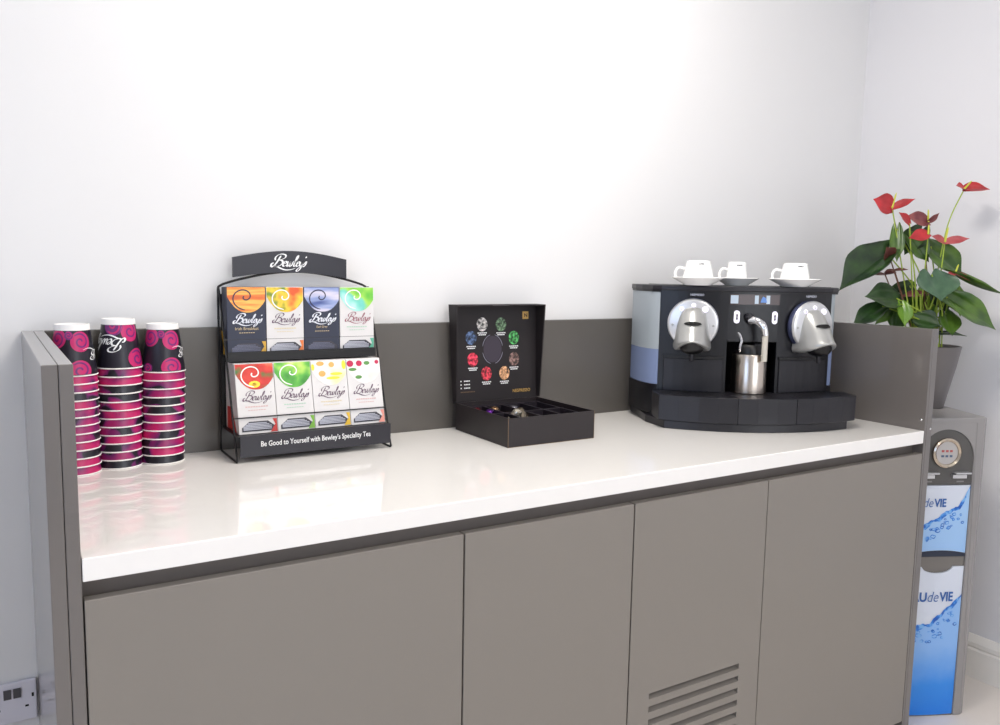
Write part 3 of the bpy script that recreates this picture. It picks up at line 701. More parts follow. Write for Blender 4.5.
# coffee heads
def section(wd_, pr, n=14):
    return [(wd_/2*math.cos(PI-PI*k/n), -pr*math.sin(PI*k/n)**0.85) for k in range(n+1)]
def head(xc, zc, deg):
    y_ = bf(xc); a = math.asin(xc/0.53)
    h = D.objects.new('coffee_head', D.meshes.new('coffee_head')); C.objects.link(h); h.parent = t
    h.location = (xc, y_-0.001, zc); h.rotation_euler = (0, 0, a)
    RM = Matrix.Rotation(R(90), 4, 'X')
    bm = bmesh.new(); lathe(bm, [(0, 0.0), (0.068, 0.0), (0.0685, 0.006), (0.066, 0.012), (0, 0.012)], 56, M=RM)
    obj('dial_back', bm, mat('dial_side_blue_grey', (86, 92, 124), 0.25, metal=0.6), h, smooth=True)
    bm = bmesh.new(); lathe(bm, [(0, 0.0125), (0.0655, 0.0125), (0.0668, 0.015), (0.064, 0.0205), (0.058, 0.0225), (0, 0.0235)], 56, M=RM)
    dl = obj('dial', bm, M_silver, h, smooth=True)
    for ang, sz in ((128, 0.0052), (90, 0.0052), (52, 0.0075)):
        cx_, cz_ = 0.049*math.cos(R(ang)), 0.049*math.sin(R(ang))
        bm = bmesh.new(); lathe(bm, [(0, 0.026), (sz, 0.0257), (sz+0.0012, 0.022)], 20, M=Matrix.Translation((cx_, 0, cz_)) @ RM); obj('button', bm, M_btn, dl, smooth=True)
        bm = bmesh.new(); g = planef((cx_, -0.0264, cz_), (1, 0, 0), (0, 0, 1))
        ribbon(bm, [(0.0022*math.cos(k*PI/5+0.7), 0.0022*math.sin(k*PI/5+0.7)) for k in range(9)], 0.0010, g, n=2); obj('button_mark', bm, M_btntxt, dl)
    for sx_ in (-1, 1):
        bm = bmesh.new(); lathe(bm, [(0, 0.0242), (0.003, 0.0240), (0.0034, 0.022)], 12, M=Matrix.Translation((sx_*0.053, 0, -0.004)) @ RM); obj('screw', bm, M_silver2, dl, smooth=True)
    # snout
    rows = [(0.044, 0.030, 0.024), (0.041, 0.050, 0.031), (0.033, 0.065, 0.040), (0.018, 0.076, 0.052), (0.002, 0.083, 0.064), (-0.016, 0.088, 0.075), (-0.034, 0.092, 0.084), (-0.050, 0.097, 0.090), (-0.058, 0.100, 0.093), (-0.065, 0.099, 0.092), (-0.070, 0.093, 0.088), (-0.072, 0.084, 0.081)]
    bm = bmesh.new(); prev = None
    for z_, wd_, pr in rows:
        hem = max(0.0, min(1.0, (-0.030-z_)/0.042)); rg = [bm.verts.new((x, y, z_+0.026*hem*max(0.0, 1-(2*x/wd_)**2)**1.2)) for x, y in section(wd_, pr)]
        if prev:
            for k in range(len(rg)-1): bm.faces.new((prev[k], prev[k+1], rg[k+1], rg[k]))
            bm.faces.new((prev[0], rg[0], rg[-1], prev[-1]))
        else: bm.faces.new(rg)
        prev = rg
    # hollow underside
    inner = [bm.verts.new((v.co.x*0.80, v.co.y*0.84-0.002, v.co.z)) for v in prev]
    for k in range(len(prev)-1): bm.faces.new((prev[k], prev[k+1], inner[k+1], inner[k]))
    bm.faces.new((prev[0], inner[0], inner[-1], prev[-1]))
    cup_in = [bm.verts.new((v.co.x, v.co.y, v.co.z+0.018)) for v in inner]
    for k in range(len(inner)-1): bm.faces.new((inner[k], inner[k+1], cup_in[k+1], cup_in[k]))
    bm.faces.new((inner[0], cup_in[0], cup_in[-1], inner[-1])); bm.faces.new(cup_in)
    sn = obj('snout', bm, M_silver2, h, smooth=True, auto=60)
    # lever slot: dark slit across the front of the snout
    bm = bmesh.new(); N = 14; lo_, hi_ = [], []
    for k in range(N+1):
        u = -1+2*k/N; x = 0.023*u; zz_ = 0.0015
        yy = -0.0655*(max(0.0, 1-(2*abs(x)/0.078)**2))**0.44
        hh = 0.0062*math.sqrt(max(0, 1-u*u))
        lo_.append(bm.verts.new((x, yy-0.0034-0.0005, zz_-hh*0.6))); hi_.append(bm.verts.new((x, yy+0.001-0.0005, zz_+hh)))
    for k in range(N): bm.faces.new((lo_[k], lo_[k+1], hi_[k+1], hi_[k]))
    ext = [bm.verts.new((v.co.x, v.co.y+0.008, v.co.z)) for v in lo_]; ext2 = [bm.verts.new((v.co.x, v.co.y+0.008, v.co.z)) for v in hi_]
    for k in range(N): bm.faces.new((lo_[k], lo_[k+1], ext[k+1], ext[k])); bm.faces.new((hi_[k], hi_[k+1], ext2[k+1], ext2[k]))
    obj('slot', bm, M_dark, sn)
    # outlet: dark collar and spout
    bm = bmesh.new(); lathe(bm, [(0, -0.040), (0.034, -0.040), (0.033, -0.062), (0.026, -0.072), (0.012, -0.078), (0, -0.078)], 28, c=(0, -0.046, 0)); ou = obj('outlet', bm, M_blk, h, smooth=True)
    bm = bmesh.new(); lathe(bm, [(0, -0.072), (0.0065, -0.072), (0.0052, -0.096), (0.0035, -0.098), (0, -0.098)], 16, c=(0, -0.046, 0)); obj('spout', bm, M_plast2, ou, smooth=True)
head(-0.157, 0.274, 0); head(0.160, 0.272, 0)
# centre display and buttons
bm = bmesh.new(); fo = arc(0.0905); prism(bm, arcpts(fo, -0.066, 0.070, 6)+[(x, y+0.003) for x, y in arcpts(fo, -0.066, 0.070, 6)[::-1]], 0.327, 0.354, up); dsp = obj('display', bm, M_lcd2, t)
for a, b in ((-0.064, -0.044), (0.000, 0.042)):
    f = front_map(0, 0, 0.0903, 0.0); obj('display_light', poly_bm([(a, 0.3295), (b, 0.3295), (b, 0.3515), (a, 0.3515)], f), M_lcd, dsp)
f = front_map(0, 0, 0.0900, 0.0); obj('display_icon', poly_bm([(0.016, 0.333), (0.034, 0.333), (0.030, 0.345), (0.022, 0.349), (0.018, 0.342)], f), mat('display_blue', (86, 128, 196), 0.2), dsp)
for x_, z_ in ((-0.046, 0.294), (0.058, 0.293)):
    f = front_map(x_, z_)
    bm = bmesh.new(); pts = [(0.0075*math.cos(q), 0.0095*(1 if math.sin(q) > 0 else -1)+0.0075*math.sin(q)) for q in [2*PI*k/24+0.001 for k in range(24)]]
    prism(bm, pts, -0.001, 0.0022, lambda a, b, h: f(a, b, h)); bt = obj('button', bm, M_btn, t)
    bm = bmesh.new(); bm.faces.new([bm.verts.new(f(a*0.0030, b*0.0085, 0.0026)) for a, b in ((-1, -0.7), (0, -1), (1, -0.7), (0.6, 0), (1, 0.7), (0, 1), (-1, 0.7), (-0.6, 0))]); obj('button_mark', bm, M_btntxt, bt)
# milk steam tap: chrome curve and clear outlet
bm = bmesh.new(); tube(bm, spline([(-0.010, 0.084, 0.287), (0.002, 0.066, 0.284), (0.013, 0.055, 0.270), (0.018, 0.052, 0.248)], 6), lambda s: 0.0125-0.0035*s, 14)
tp = obj('steam_tap', bm, M_chrome, t, smooth=True)
bm = bmesh.new(); tube(bm, [(0.018, 0.052, 0.250), (0.018, 0.052, 0.180)], 0.0078, 12); obj('tap_outlet', bm, mat('milky_plastic', (196, 190, 178), 0.3), tp, smooth=True)
bm = bmesh.new(); lathe(bm, [(0, -0.004), (0.008, -0.004), (0.012, 0.006), (0.010, 0.014), (0, 0.016)], 20, c=(-0.014, 0.084, 0.288)); obj('tap_base', bm, M_plast2, tp, smooth=True)
# niche lining
bm = bmesh.new(); box(bm, -0.0675, 0.0675, 0.233, 0.2345, 0.094, zt-0.001); obj('niche_lining', bm, M_dark, t)
bm = bmesh.new(); fo = arc(0.0905); prism(bm, arcpts(fo, -0.067, 0.067, 6)+[(x, y+0.004) for x, y in arcpts(fo, -0.067, 0.067, 6)[::-1]], zt-0.004, zt, up); obj('niche_trim', bm, M_blk, t)

def mloc(x, y, z):
    v = Matrix.Rotation(MA, 3, 'Z') @ Vector((x, y, 0)); return (1.5945+v.x, 0.1855+v.y, Z+z)
# steel milk jug standing in the niche
t = thing('milk_jug', 'cylindrical brushed steel milk jug with black lid under the steam tap', 'milk jug', mloc(0.000, 0.108, 0.0902), MA)
bm = bmesh.new(); lathe(bm, [(0, 0.0), (0.0455, 0.0), (0.047, 0.002), (0.047, 0.103), (0.046, 0.105), (0.041, 0.1055), (0, 0.1055)], 44); obj('jug_body', bm, M_steel, t, smooth=True)
bm = bmesh.new(); lathe(bm, [(0, 0.1058), (0.039, 0.1058), (0.039, 0.120), (0.033, 0.130), (0, 0.130)], 36); obj('lid', bm, M_blk, t, smooth=True)
bm = bmesh.new(); tube(bm, spline([(-0.030, -0.014, 0.106), (-0.034, -0.018, 0.122), (-0.031, -0.018, 0.140), (-0.036, -0.014, 0.158), (-0.041, -0.010, 0.163)], 5), lambda s: 0.0048-0.0018*s, 10); obj('chrome_lever', bm, M_chrome, t, smooth=True)
bm = bmesh.new(); box(bm, 0.004, 0.022, -0.024, -0.006, 0.118, 0.134); obj('lid_knob', bm, M_plast2, t, bevel=0.002)

# cups and saucers on the machine
def saucer(x, y, r, lab):
    tt = thing('saucer', lab, 'saucer', mloc(x, y, 0.3756), 0, group='saucers on the coffee machine')
    bm = bmesh.new(); lathe(bm, [(0, 0.003), (r*0.42, 0.003), (r*0.45, 0.0), (r*0.52, 0.0), (r*0.56, 0.003), (r*0.97, 0.0185), (r, 0.0200), (r*0.985, 0.0212), (r*0.60, 0.0075), (r*0.5, 0.0055), (0, 0.0055)], 56)
    obj('dish', bm, M_porc, tt, smooth=True)
def coffee_cup(x, y, rb, rt, h, lab, ang):
    tt = thing('coffee_cup', lab, 'coffee cup', mloc(x, y, 0.3756+0.0088), 0, group='white cups on the coffee machine')
    bm = bmesh.new(); n = 8
    prof = [(rb-0.003, 0.0), (rb, 0.0006)]+[(rb+(rt-rb)*(k/n)**1.15, 0.0006+(h-0.003)*k/n) for k in range(1, n+1)]+[(rt-0.004, h), (0, h-0.0005)]
    lathe(bm, prof, 44); obj('bowl', bm, M_porc, tt, smooth=True)
    a = math.atan2(CY-tt.location.y, CX-tt.location.x)     # direction to the front
    ha = a-R(78)
    d = Vector((math.cos(ha), math.sin(ha), 0)); bm = bmesh.new()
    tube(bm, spline([d*(rb+(rt-rb)*0.62-0.001)+Vector((0, 0, h*0.60)), d*(rb+0.009)+Vector((0, 0, h*0.66)), d*(rb+0.0185)+Vector((0, 0, h*0.44)), d*(rb+0.015)+Vector((0, 0, h*0.16)), d*(rb+0.000)+Vector((0, 0, h*0.10))], 6), 0.0036, 10)
    obj('handle', bm, M_porc, tt, smooth=True)
    ca = a+R(ang)
    def f(p, q, hh=0.0):
        z_ = h*0.80+q; s = (z_-0.0006)/(h-0.003); r_ = rb+(rt-rb)*max(0, s)**1.15+0.0005; th = ca+p/r_
        return Vector((r_*math.cos(th), r_*math.sin(th), z_))
    bmt = text_bm('NESPRESSO', f, width=0.016, height=0.0036, bold=0.03, align='CENTER'); obj('lettering', bmt, M_dkprint, tt)
spots = [(-0.144, 0.130, 0.069, 0.0425, 0.031, 0.057, 14), (-0.013, 0.200, 0.060, 0.0290, 0.0240, 0.056, 14), (0.129, 0.145, 0.0685, 0.0415, 0.031, 0.055, 24)]
SL = ['saucer under the left cup on the coffee machine', 'smallest saucer, in the middle on top of the machine', 'widest saucer, at the right on top of the machine']
CL = ['white porcelain cup at the left on top of the coffee machine', 'small narrow white espresso cup in the middle on the machine', 'white porcelain cup at the right on top of the machine']
for (x, y, rs, rb, rt, h, an), sl, cl in zip(spots, SL, CL): saucer(x, y, rs, sl); coffee_cup(x, y, rb, rt, h, cl, an)

# ------------------------------------------------------------ water cooler
CTOP = Z+0.017
t = cool = thing('water_cooler', 'tall grey floor-standing water cooler with blue water panels, behind the end panel', 'water cooler', (2.180, 0.025, 0), R(-26))
HW = 0.125; PW = 0.083; ZC = Z+0.014
bm = bmesh.new()
OUT = [(-HW, 0.024), (-HW+0.006, 0.010), (-HW+0.018, 0.002), (-PW, 0.0)]
def mir(p): return [(-a, b) for a, b in p[::-1]]
prism(bm, OUT+[(-PW, 0.014), (PW, 0.014)]+mir(OUT)+[(HW, 0.30), (-HW, 0.30)], 0.0, CTOP-0.0125, up)
prism(bm, OUT+mir(OUT)+[(HW, 0.30), (-HW, 0.30)], CTOP-0.0125, CTOP, up)
obj('cabinet', bm, M_cool, t, bevel=0.003)
ZA = ZC-0.029
ar = lambda k_: [(k_*math.cos(q), (ZA-0.085)+k_*1.03*math.sin(q)) for q in [PI*k/24 for k in range(25)]]
bm = bmesh.new()
prism(bm, [(PW, CTOP-0.0127), (PW, ZA-0.085)]+ar(PW-0.0004)[1:-1]+[(-PW, ZA-0.085), (-PW, CTOP-0.0127)], 0.0005, 0.0135, lambda a, b, h: (a, h, b))
obj('arch_surround', bm, M_cool, t)
bm = bmesh.new(); prism(bm, ar(PW-0.001)+[(-PW+0.001, ZC-0.1885), (PW-0.001, ZC-0.1885)], 0.0040, 0.0135, lambda a, b, h: (a, h, b))
cp = obj('control_panel', bm, M_coold, t)
RM = Matrix.Rotation(R(90), 4, 'X'); DZ = ZC-0.096
bm = bmesh.new(); lathe(bm, [(0.031, -0.002), (0.0405, -0.002), (0.0430, 0.002), (0.0425, 0.007), (0.0385, 0.010), (0.0335, 0.007), (0.031, -0.002)], 48, M=Matrix.Translation((0, 0.004, DZ)) @ RM); obj('chrome_ring', bm, mat('warm_chrome', (196, 184, 168), 0.16, metal=1.0), cp, smooth=True)
bm = bmesh.new(); lathe(bm, [(0, 0.004), (0.0325, 0.0036), (0.033, -0.001)], 40, M=Matrix.Translation((0, 0.004, DZ)) @ RM); db = obj('button_plate', bm, mat('plate_grey', (178, 174, 172), 0.35), cp, smooth=True)
for i in range(3):
    for j_, c in ((0, (176, 88, 86)), (1, (84, 100, 128))):
        bm = bmesh.new(); xx = (i-1)*0.0125; box(bm, xx-0.0036, xx+0.0036, -0.0012, 0.0008, DZ+0.0055-j_*0.0145-0.003, DZ+0.0055-j_*0.0145+0.003); obj('button', bm, mat('cool_btn_%d' % j_, c, 0.4), db)
for s in (-1, 1):
    xx = 0.048*s
    bm = bmesh.new(); box(bm, xx-0.023, xx+0.024, -0.012, 0.004, ZC-0.155, ZC-0.1505); box(bm, xx-0.028, xx+0.014, -0.006, 0.004, ZC-0.168, ZC-0.158); obj('tap_lever', bm, M_silver, cp, bevel=0.0008)
    bm = bmesh.new(); box(bm, xx+0.0145, xx+0.022, 0.0030, 0.0042, ZC-0.168, ZC-0.158); obj('tap_gap', bm, M_dark, cp)
    bm = bmesh.new(); box(bm, xx-0.010, xx+0.012, 0.0034, 0.0042, ZC-0.181, ZC-0.177); obj('tap_mark', bm, mat('tap_mark', (132, 130, 130), 0.5), cp)
def bulge(a): return 0.001+0.004*(a/PW)**2
def wmap(a, b, h=0.0): return Vector((a, bulge(a)-h, b))
M_sky = mat('pale_panel', (206, 212, 224), 0.3)
def grad_panel():
    m = D.materials.new('water_ink'); m.use_nodes = True; nt = m.node_tree; b = nt.nodes['Principled BSDF']; b.inputs['Roughness'].default_value = 0.28
    tc = nt.nodes.new('ShaderNodeTexCoord'); sp = nt.nodes.new('ShaderNodeSeparateXYZ'); nt.links.new(tc.outputs['Object'], sp.inputs[0])
    n = nt.nodes.new('ShaderNodeTexNoise'); n.inputs['Scale'].default_value = 18; nt.links.new(tc.outputs['Object'], n.inputs['Vector'])
    ad = nt.nodes.new('ShaderNodeMath'); ad.operation = 'MULTIPLY_ADD'; ad.inputs[1].default_value = 0.05; nt.links.new(n.outputs['Fac'], ad.inputs[0]); nt.links.new(sp.outputs[2], ad.inputs[2])
    cr = nt.nodes.new('ShaderNodeValToRGB'); el = cr.color_ramp.elements; el[0].position = 0.02; el[0].color = (*lin((22, 120, 220)), 1)
    el[1].position = 0.66; el[1].color = (*lin((158, 194, 232)), 1); e2 = el.new(0.12); e2.color = (*lin((44, 134, 222)), 1); e3 = el.new(0.24); e3.color = (*lin((132, 176, 230)), 1)
    nt.links.new(ad.outputs[0], cr.inputs[0]); nt.links.new(cr.outputs[0], b.inputs['Base Color']); return m
M_wat = grad_panel()
M_spl = blend_mat('splash_ink', [(0.38, (20, 84, 176)), (0.5, (44, 124, 212)), (0.6, (120, 176, 230))], 60, rough=0.3)
M_ink = mat('logo_blue', (44, 92, 160), 0.4)
def interp(pts):
    def g(x):
        for (a, b), (c, d) in zip(pts, pts[1:]):
            if x <= c:
                q = (x-a)/(c-a); q = max(0, q); return b+(d-b)*(q*q*(3-2*q)*0.5+q*0.5)
        return pts[-1][1]
    return g
def panel(z0, z1, name, wave, topf=None, botf=None, wx=PW-0.0005, seed=3):
    N = 24; bm = bmesh.new(); xs = [-wx+2*wx*k/N for k in range(N+1)]
    topf = topf or (lambda a: z1); botf = botf or (lambda a: z0)
    fr = [(bm.verts.new(wmap(x_, botf(x_))), bm.verts.new(wmap(x_, topf(x_)))) for x_ in xs]
    bk = [(bm.verts.new((x_, 0.0135, botf(x_))), bm.verts.new((x_, 0.0135, topf(x_)))) for x_ in xs]
    for k in range(N):
        bm.faces.new((fr[k][0], fr[k+1][0], fr[k+1][1], fr[k][1])); bm.faces.new((bk[k][0], bk[k][1], bk[k+1][1], bk[k+1][0]))
        bm.faces.new((fr[k][1], fr[k+1][1], bk[k+1][1], bk[k][1])); bm.faces.new((fr[k][0], bk[k][0], bk[k+1][0], fr[k+1][0]))
    for q in (0, -1): bm.faces.new((fr[q][0], fr[q][1], bk[q][1], bk[q][0]))
    p = obj(name, bm, M_sky, t)
    bm = bmesh.new(); M_ = 48; px = [-wx+0.0006+(2*wx-0.0012)*k/M_ for k in range(M_+1)]
    for a, b in zip(px, px[1:]):
        bm.faces.new([bm.verts.new(wmap(*q, 0.0005)) for q in ((a, botf(a)+0.0006), (b, botf(b)+0.0006), (b, wave(b)), (a, wave(a)))])
    obj('water_print', bm, M_wat, p)
    bm = bmesh.new()
    wig = lambda a, s, amp: amp*(math.sin(a*190+s)+0.6*math.sin(a*430+2*s))
    th = lambda x: 0.0085+0.003*math.sin(x*120+1)
    for a, b in zip(px, px[1:]):
        bm.faces.new([bm.verts.new(wmap(q[0], min(q[1], topf(q[0])-0.001), 0.0009)) for q in ((a, wave(a)-th(a)+wig(a, 0, 0.0024)), (b, wave(b)-th(b)+wig(b, 0, 0.0024)), (b, wave(b)+th(b)*0.5+wig(b, 1.4, 0.0018)), (a, wave(a)+th(a)*0.5+wig(a, 1.4, 0.0018)))])
    obj('splash_crest', bm, M_spl, p)
    rnd = random.Random(seed); bm = bmesh.new()
    for k in range(34):
        a = rnd.uniform(-wx+0.012, wx-0.014); q = wave(a)-0.014-abs(rnd.gauss(0, 0.030)); s_ = rnd.uniform(0.0014, 0.0060)
        if q < z0+0.010: continue
        n_ = 10; ring = [(a+s_*math.cos(2*PI*i/n_)*rnd.uniform(0.9, 1.5), q+s_*math.sin(2*PI*i/n_)*rnd.uniform(0.6, 1.0)) for i in range(n_)]
        ribbon(bm, ring+[ring[0]], 0.0026 if s_ > 0.003 else 0.0016, wmap, n=2, h=0.0009)
    o_ = obj('bubbles', bm, M_spl, p); o_['kind'] = 'stuff'
    return p
arch_low = lambda a: ZC-0.379-0.010*(abs(a)/PW)**2
pu = panel(ZC-0.379, ZC-0.190, 'upper_panel', interp([(-0.083, ZC-0.318), (-0.05, ZC-0.306), (-0.01, ZC-0.285), (0.02, ZC-0.264), (0.045, ZC-0.256), (0.062, ZC-0.236), (0.083, ZC-0.192)]), botf=arch_low)
notch = lambda a: ZC-0.428-(0.019*math.sqrt(max(0, 1-(a/0.046)**2)) if abs(a) < 0.046 else 0)
pl_ = panel(0.004, ZC-0.428, 'lower_panel', interp([(-0.083, ZC-0.606), (-0.045, ZC-0.604), (-0.012, ZC-0.599), (0.012, ZC-0.576), (0.04, ZC-0.552), (0.068, ZC-0.530), (0.083, ZC-0.512)]), topf=notch, seed=8)
def logo(zc, hgt, par, xr):
    w1, w2, w3 = hgt*2.1, hgt*1.15, hgt*1.47; gap = hgt*0.10; xs_ = xr-w1-w2-w3-2*gap
    for s, ww, x_, bold, sh, hh in (('EAU', w1, xs_, 0.030, 0, hgt), ('de', w2, xs_+w1+gap, -0.008, 0.25, hgt*1.06), ('VIE', w3, xs_+w1+w2+2*gap, 0.030, 0, hgt)):
        f = lambda a, b, h=0.0, X=x_: wmap(X+a, zc+b, 0.0014)
        obj('logo_lettering', text_bm(s, f, width=ww, height=hh, bold=bold, shear=sh), M_ink, par)
logo(ZC-0.252, 0.0245, pu, 0.010)
logo(ZC-0.531, 0.0285, pl_, 0.054)
bm = bmesh.new(); box(bm, -PW+0.0005, PW-0.0005, 0.0065, 0.0135, ZC-0.455, ZC-0.3995); obj('recess_band', bm, mat('recess_grey', (112, 108, 104), 0.2), t)
bm = bmesh.new(); N = 16; xs = [-PW+0.001+(2*PW-0.002)*k/N for k in range(N+1)]
prism(bm, [(x_, ZC-0.3985) for x_ in xs]+[(x_, arch_low(x_)-0.0008) for x_ in xs[::-1]], 0.0045, 0.0135, lambda a, b, h: (a, h, b))
obj('drip_tray', bm, mat('drip_tray_navy', (36, 44, 62), 0.3), t)
obj('base_strip', bx(-PW+0.0005, PW-0.0005, 0.004, 0.0135, 0.0, 0.0035), M_coold, t)

# ------------------------------------------------------------ anthurium in a pot
PX, PY, PZ = 2.32, 0.18, CTOP
YR = -YAW
t = plant = thing('potted_anthurium', 'potted anthurium with red flowers and glossy heart leaves on top of the water cooler', 'potted plant', (PX, PY, PZ), YR)
bm = bmesh.new(); lathe(bm, [(0, 0.0), (0.045, 0.0), (0.048, 0.003), (0.061, 0.065), (0.075, 0.13), (0.084, 0.183), (0.085, 0.187), (0.0805, 0.187), (0.079, 0.182), (0.075, 0.170), (0, 0.170)], 48)
obj('pot', bm, M_pot, t, smooth=True)
bm = bmesh.new(); lathe(bm, [(0.0752, 0.171), (0.071, 0.176), (0.04, 0.180), (0, 0.181)], 32); obj('soil', bm, M_soil, t)
def leaf_mat(name, c1, c2, rough=0.28):
    m = D.materials.new(name); m.use_nodes = True; nt = m.node_tree; b = nt.nodes['Principled BSDF']; b.inputs['Roughness'].default_value = rough
    tc = nt.nodes.new('ShaderNodeTexCoord'); n = nt.nodes.new('ShaderNodeTexNoise'); n.inputs['Scale'].default_value = 22; n.inputs['Detail'].default_value = 2
    nt.links.new(tc.outputs['Object'], n.inputs['Vector']); cr = nt.nodes.new('ShaderNodeValToRGB'); el = cr.color_ramp.elements
    el[0].position = 0.35; el[0].color = (*lin(c1), 1); el[1].position = 0.65; el[1].color = (*lin(c2), 1)
    nt.links.new(n.outputs['Fac'], cr.inputs[0]); nt.links.new(cr.outputs[0], b.inputs['Base Color'])
    return m
LM = {'d': leaf_mat('leaf_dark_green', (26, 44, 26), (46, 74, 32)), 'm': leaf_mat('leaf_green', (46, 76, 28), (80, 110, 38)), 'b': leaf_mat('leaf_bright_green', (76, 118, 34), (112, 148, 46)),
      'g': leaf_mat('leaf_blue_green', (48, 78, 58), (74, 104, 76), 0.35)}
FM = {'r': leaf_mat('spathe_red', (150, 24, 32), (186, 40, 46), 0.3), 'p': leaf_mat('spathe_pink_red', (146, 48, 56), (178, 84, 86), 0.35), 'n': leaf_mat('spathe_brown_red', (104, 44, 50), (140, 76, 74), 0.35), 'k': leaf_mat('spathe_dark_brown', (74, 34, 30), (104, 52, 44), 0.4)}
OZ = 0.184          # the leaf coordinates are measured from the pot's rim
def heart(base, tip, wd_, nrm, fold=0.12, droop=0.12, lobe=0.22, NS=14, NJ=6):
    b, tp_ = Vector(base), Vector(tip); ax = tp_-b; L = ax.length; ax = ax.normalized()
    n = Vector(nrm); n = (n-ax*n.dot(ax)).normalized(); lt = ax.cross(n)
    bm = bmesh.new(); rows = []
    for i in range(NS+1):
        s = i/NS
        prof = (0.70+1.25*s*(1-s)*1.3)*(1-s**3.2) if s < 1 else 0
        prof = min(prof, 1.0)*(1.0 if s < 0.55 else (1-((s-0.55)/0.45)**1.7*0.55)) if s < 1 else 0
        row = []
        for j in range(-NJ, NJ+1):
            q = j/NJ
            x = L*s-lobe*L*(1-s)**3*math.sin(PI*min(1, abs(q)*1.0)**0.9)*1.0 + (0.10*L*(1-s)**2*abs(q)**4)
            y = wd_/2*q*prof
            zz = fold*wd_*abs(q)**1.4*prof - droop*L*(s-0.35)**2 - 0.03*wd_*math.cos(q*9)*(1-s)
            row.append(bm.verts.new(b+ax*x+lt*y+n*zz))
        rows.append(row)
    for a, c in zip(rows, rows[1:]):
        for k in range(len(a)-1):
            try: bm.faces.new((a[k], a[k+1], c[k+1], c[k]))
            except ValueError: pass
    bmesh.ops.remove_doubles(bm, verts=bm.verts, dist=1e-5)
    # give the blade a real thickness
    bm.normal_update()
    geo = bmesh.ops.solidify(bm, geom=bm.faces[:], thickness=0.0009)
    return bm
def P(a, k, c): return Vector((a, -k, c+OZ))
leaves = [
 ((-0.138, -0.032, 0.281), (-0.298, 0.031, 0.168), 0.110, (-0.35, -0.75, 0.55), 'd', 0.30, 0.10),
 ((-0.106, -0.040, 0.350), (-0.114, -0.008, 0.251), 0.042, (-0.3, -0.9, 0.2), 'm', 0.1, 0.1),
 ((-0.016, -0.071, 0.352), (-0.081, -0.033, 0.276), 0.075, (-0.2, -0.7, 0.6), 'd', 0.1, 0.15),
 ((-0.066, -0.037, 0.325), (-0.005, -0.029, 0.253), 0.070, (0.1, -0.9, 0.4), 'm', 0.1, 0.1),
 ((0.008, -0.055, 0.300), (0.086, -0.004, 0.213), 0.105, (0.25, -0.85, 0.35), 'm', 0.08, 0.1),
 ((-0.030, 0.036, 0.215), (-0.022, 0.090, 0.142), 0.128, (0.05, -0.9, 0.35), 'g', 0.10, 0.15),
 ((0.055, -0.004, 0.213), (0.178, 0.044, 0.148), 0.052, (0.5, -0.35, 0.8), 'm', 0.35, -0.25),
 ((0.022, 0.034, 0.150), (0.156, 0.073, 0.062), 0.112, (0.25, -0.75, 0.6), 'm', 0.10, 0.12),
 ((0.088, -0.049, 0.175), (0.104, -0.031, 0.090), 0.056, (0.2, -0.95, 0.1), 'b', 0.1, 0.1),
 ((0.030, 0.020, 0.100), (0.036, 0.056, 0.037), 0.068, (0.1, -0.95, 0.2), 'm', 0.1, 0.1),
 ((0.000, 0.026, 0.040), (0.077, 0.056, 0.040), 0.045, (0.0, -0.2, 1.0), 'd', 0.1, 0.1),
 ((-0.116, 0.010, 0.142), (-0.232, 0.066, 0.150), 0.085, (-0.1, -0.85, 0.45), 'd', 0.15, 0.1),
 ((-0.160, 0.017, 0.118), (-0.262, 0.053, 0.061), 0.060, (-0.4, -0.8, 0.4), 'd', 0.15, 0.1),
 ((-0.120, -0.015, 0.128), (-0.178, 0.023, 0.063), 0.048, (0.3, -0.9, 0.1), 'm', 0.1, 0.1),
 ((-0.050, -0.050, 0.180), (-0.120, -0.036, 0.130), 0.060, (-0.2, -0.9, 0.3), 'd', 0.1, 0.1),
 ((-0.020, -0.060, 0.165), (-0.035, -0.027, 0.040), 0.105, (0.0, -1.0, 0.15), 'b', 0.1, 0.1),
 ((-0.075, -0.058, 0.150), (-0.100, -0.020, 0.030), 0.080, (-0.1, -1.0, 0.15), 'm', 0.1, 0.1),
 ((-0.055, 0.020, 0.084), (0.000, 0.052, 0.066), 0.070, (0.0, -0.9, 0.4), 'd', 0.1, 0.1),
 ((0.020, -0.030, 0.190), (0.050, -0.010, 0.100), 0.085, (0.1, -0.95, 0.2), 'd', 0.1, 0.1),
 ((-0.106, 0.024, 0.125), (-0.103, 0.053, 0.064), 0.045, (0.0, -0.9, 0.3), 'b', 0.25, 0.3),
 ((0.048, -0.030, 0.150), (0.092, -0.012, 0.110), 0.050, (0.1, -0.8, 0.5), 'd', 0.1, 0.1)]
rnd = random.Random(5)
for k, (b, tp_, wd_, n, m, fo_, dr) in enumerate(leaves):
    lf_ = obj('leaf', heart(P(*b), P(*tp_), wd_, n, fo_, dr), LM[m], t, smooth=True, auto=70)
    bb = P(*b); s0 = Vector((rnd.uniform(-0.045, 0.03), rnd.uniform(-0.03, 0.03), 0.184)); bm = bmesh.new()
    if bb.z < 0.23: pts = [s0, (s0+bb)/2+Vector((0, 0, 0.012)), bb]
    else: pts = [s0, s0*0.55+bb*0.45+Vector(((s0.x-bb.x)*0.22, 0, 0.02)), bb]
    tube(bm, spline(pts, 6), 0.0021, 6); obj('leaf_stem', bm, M_stem, lf_, smooth=True)
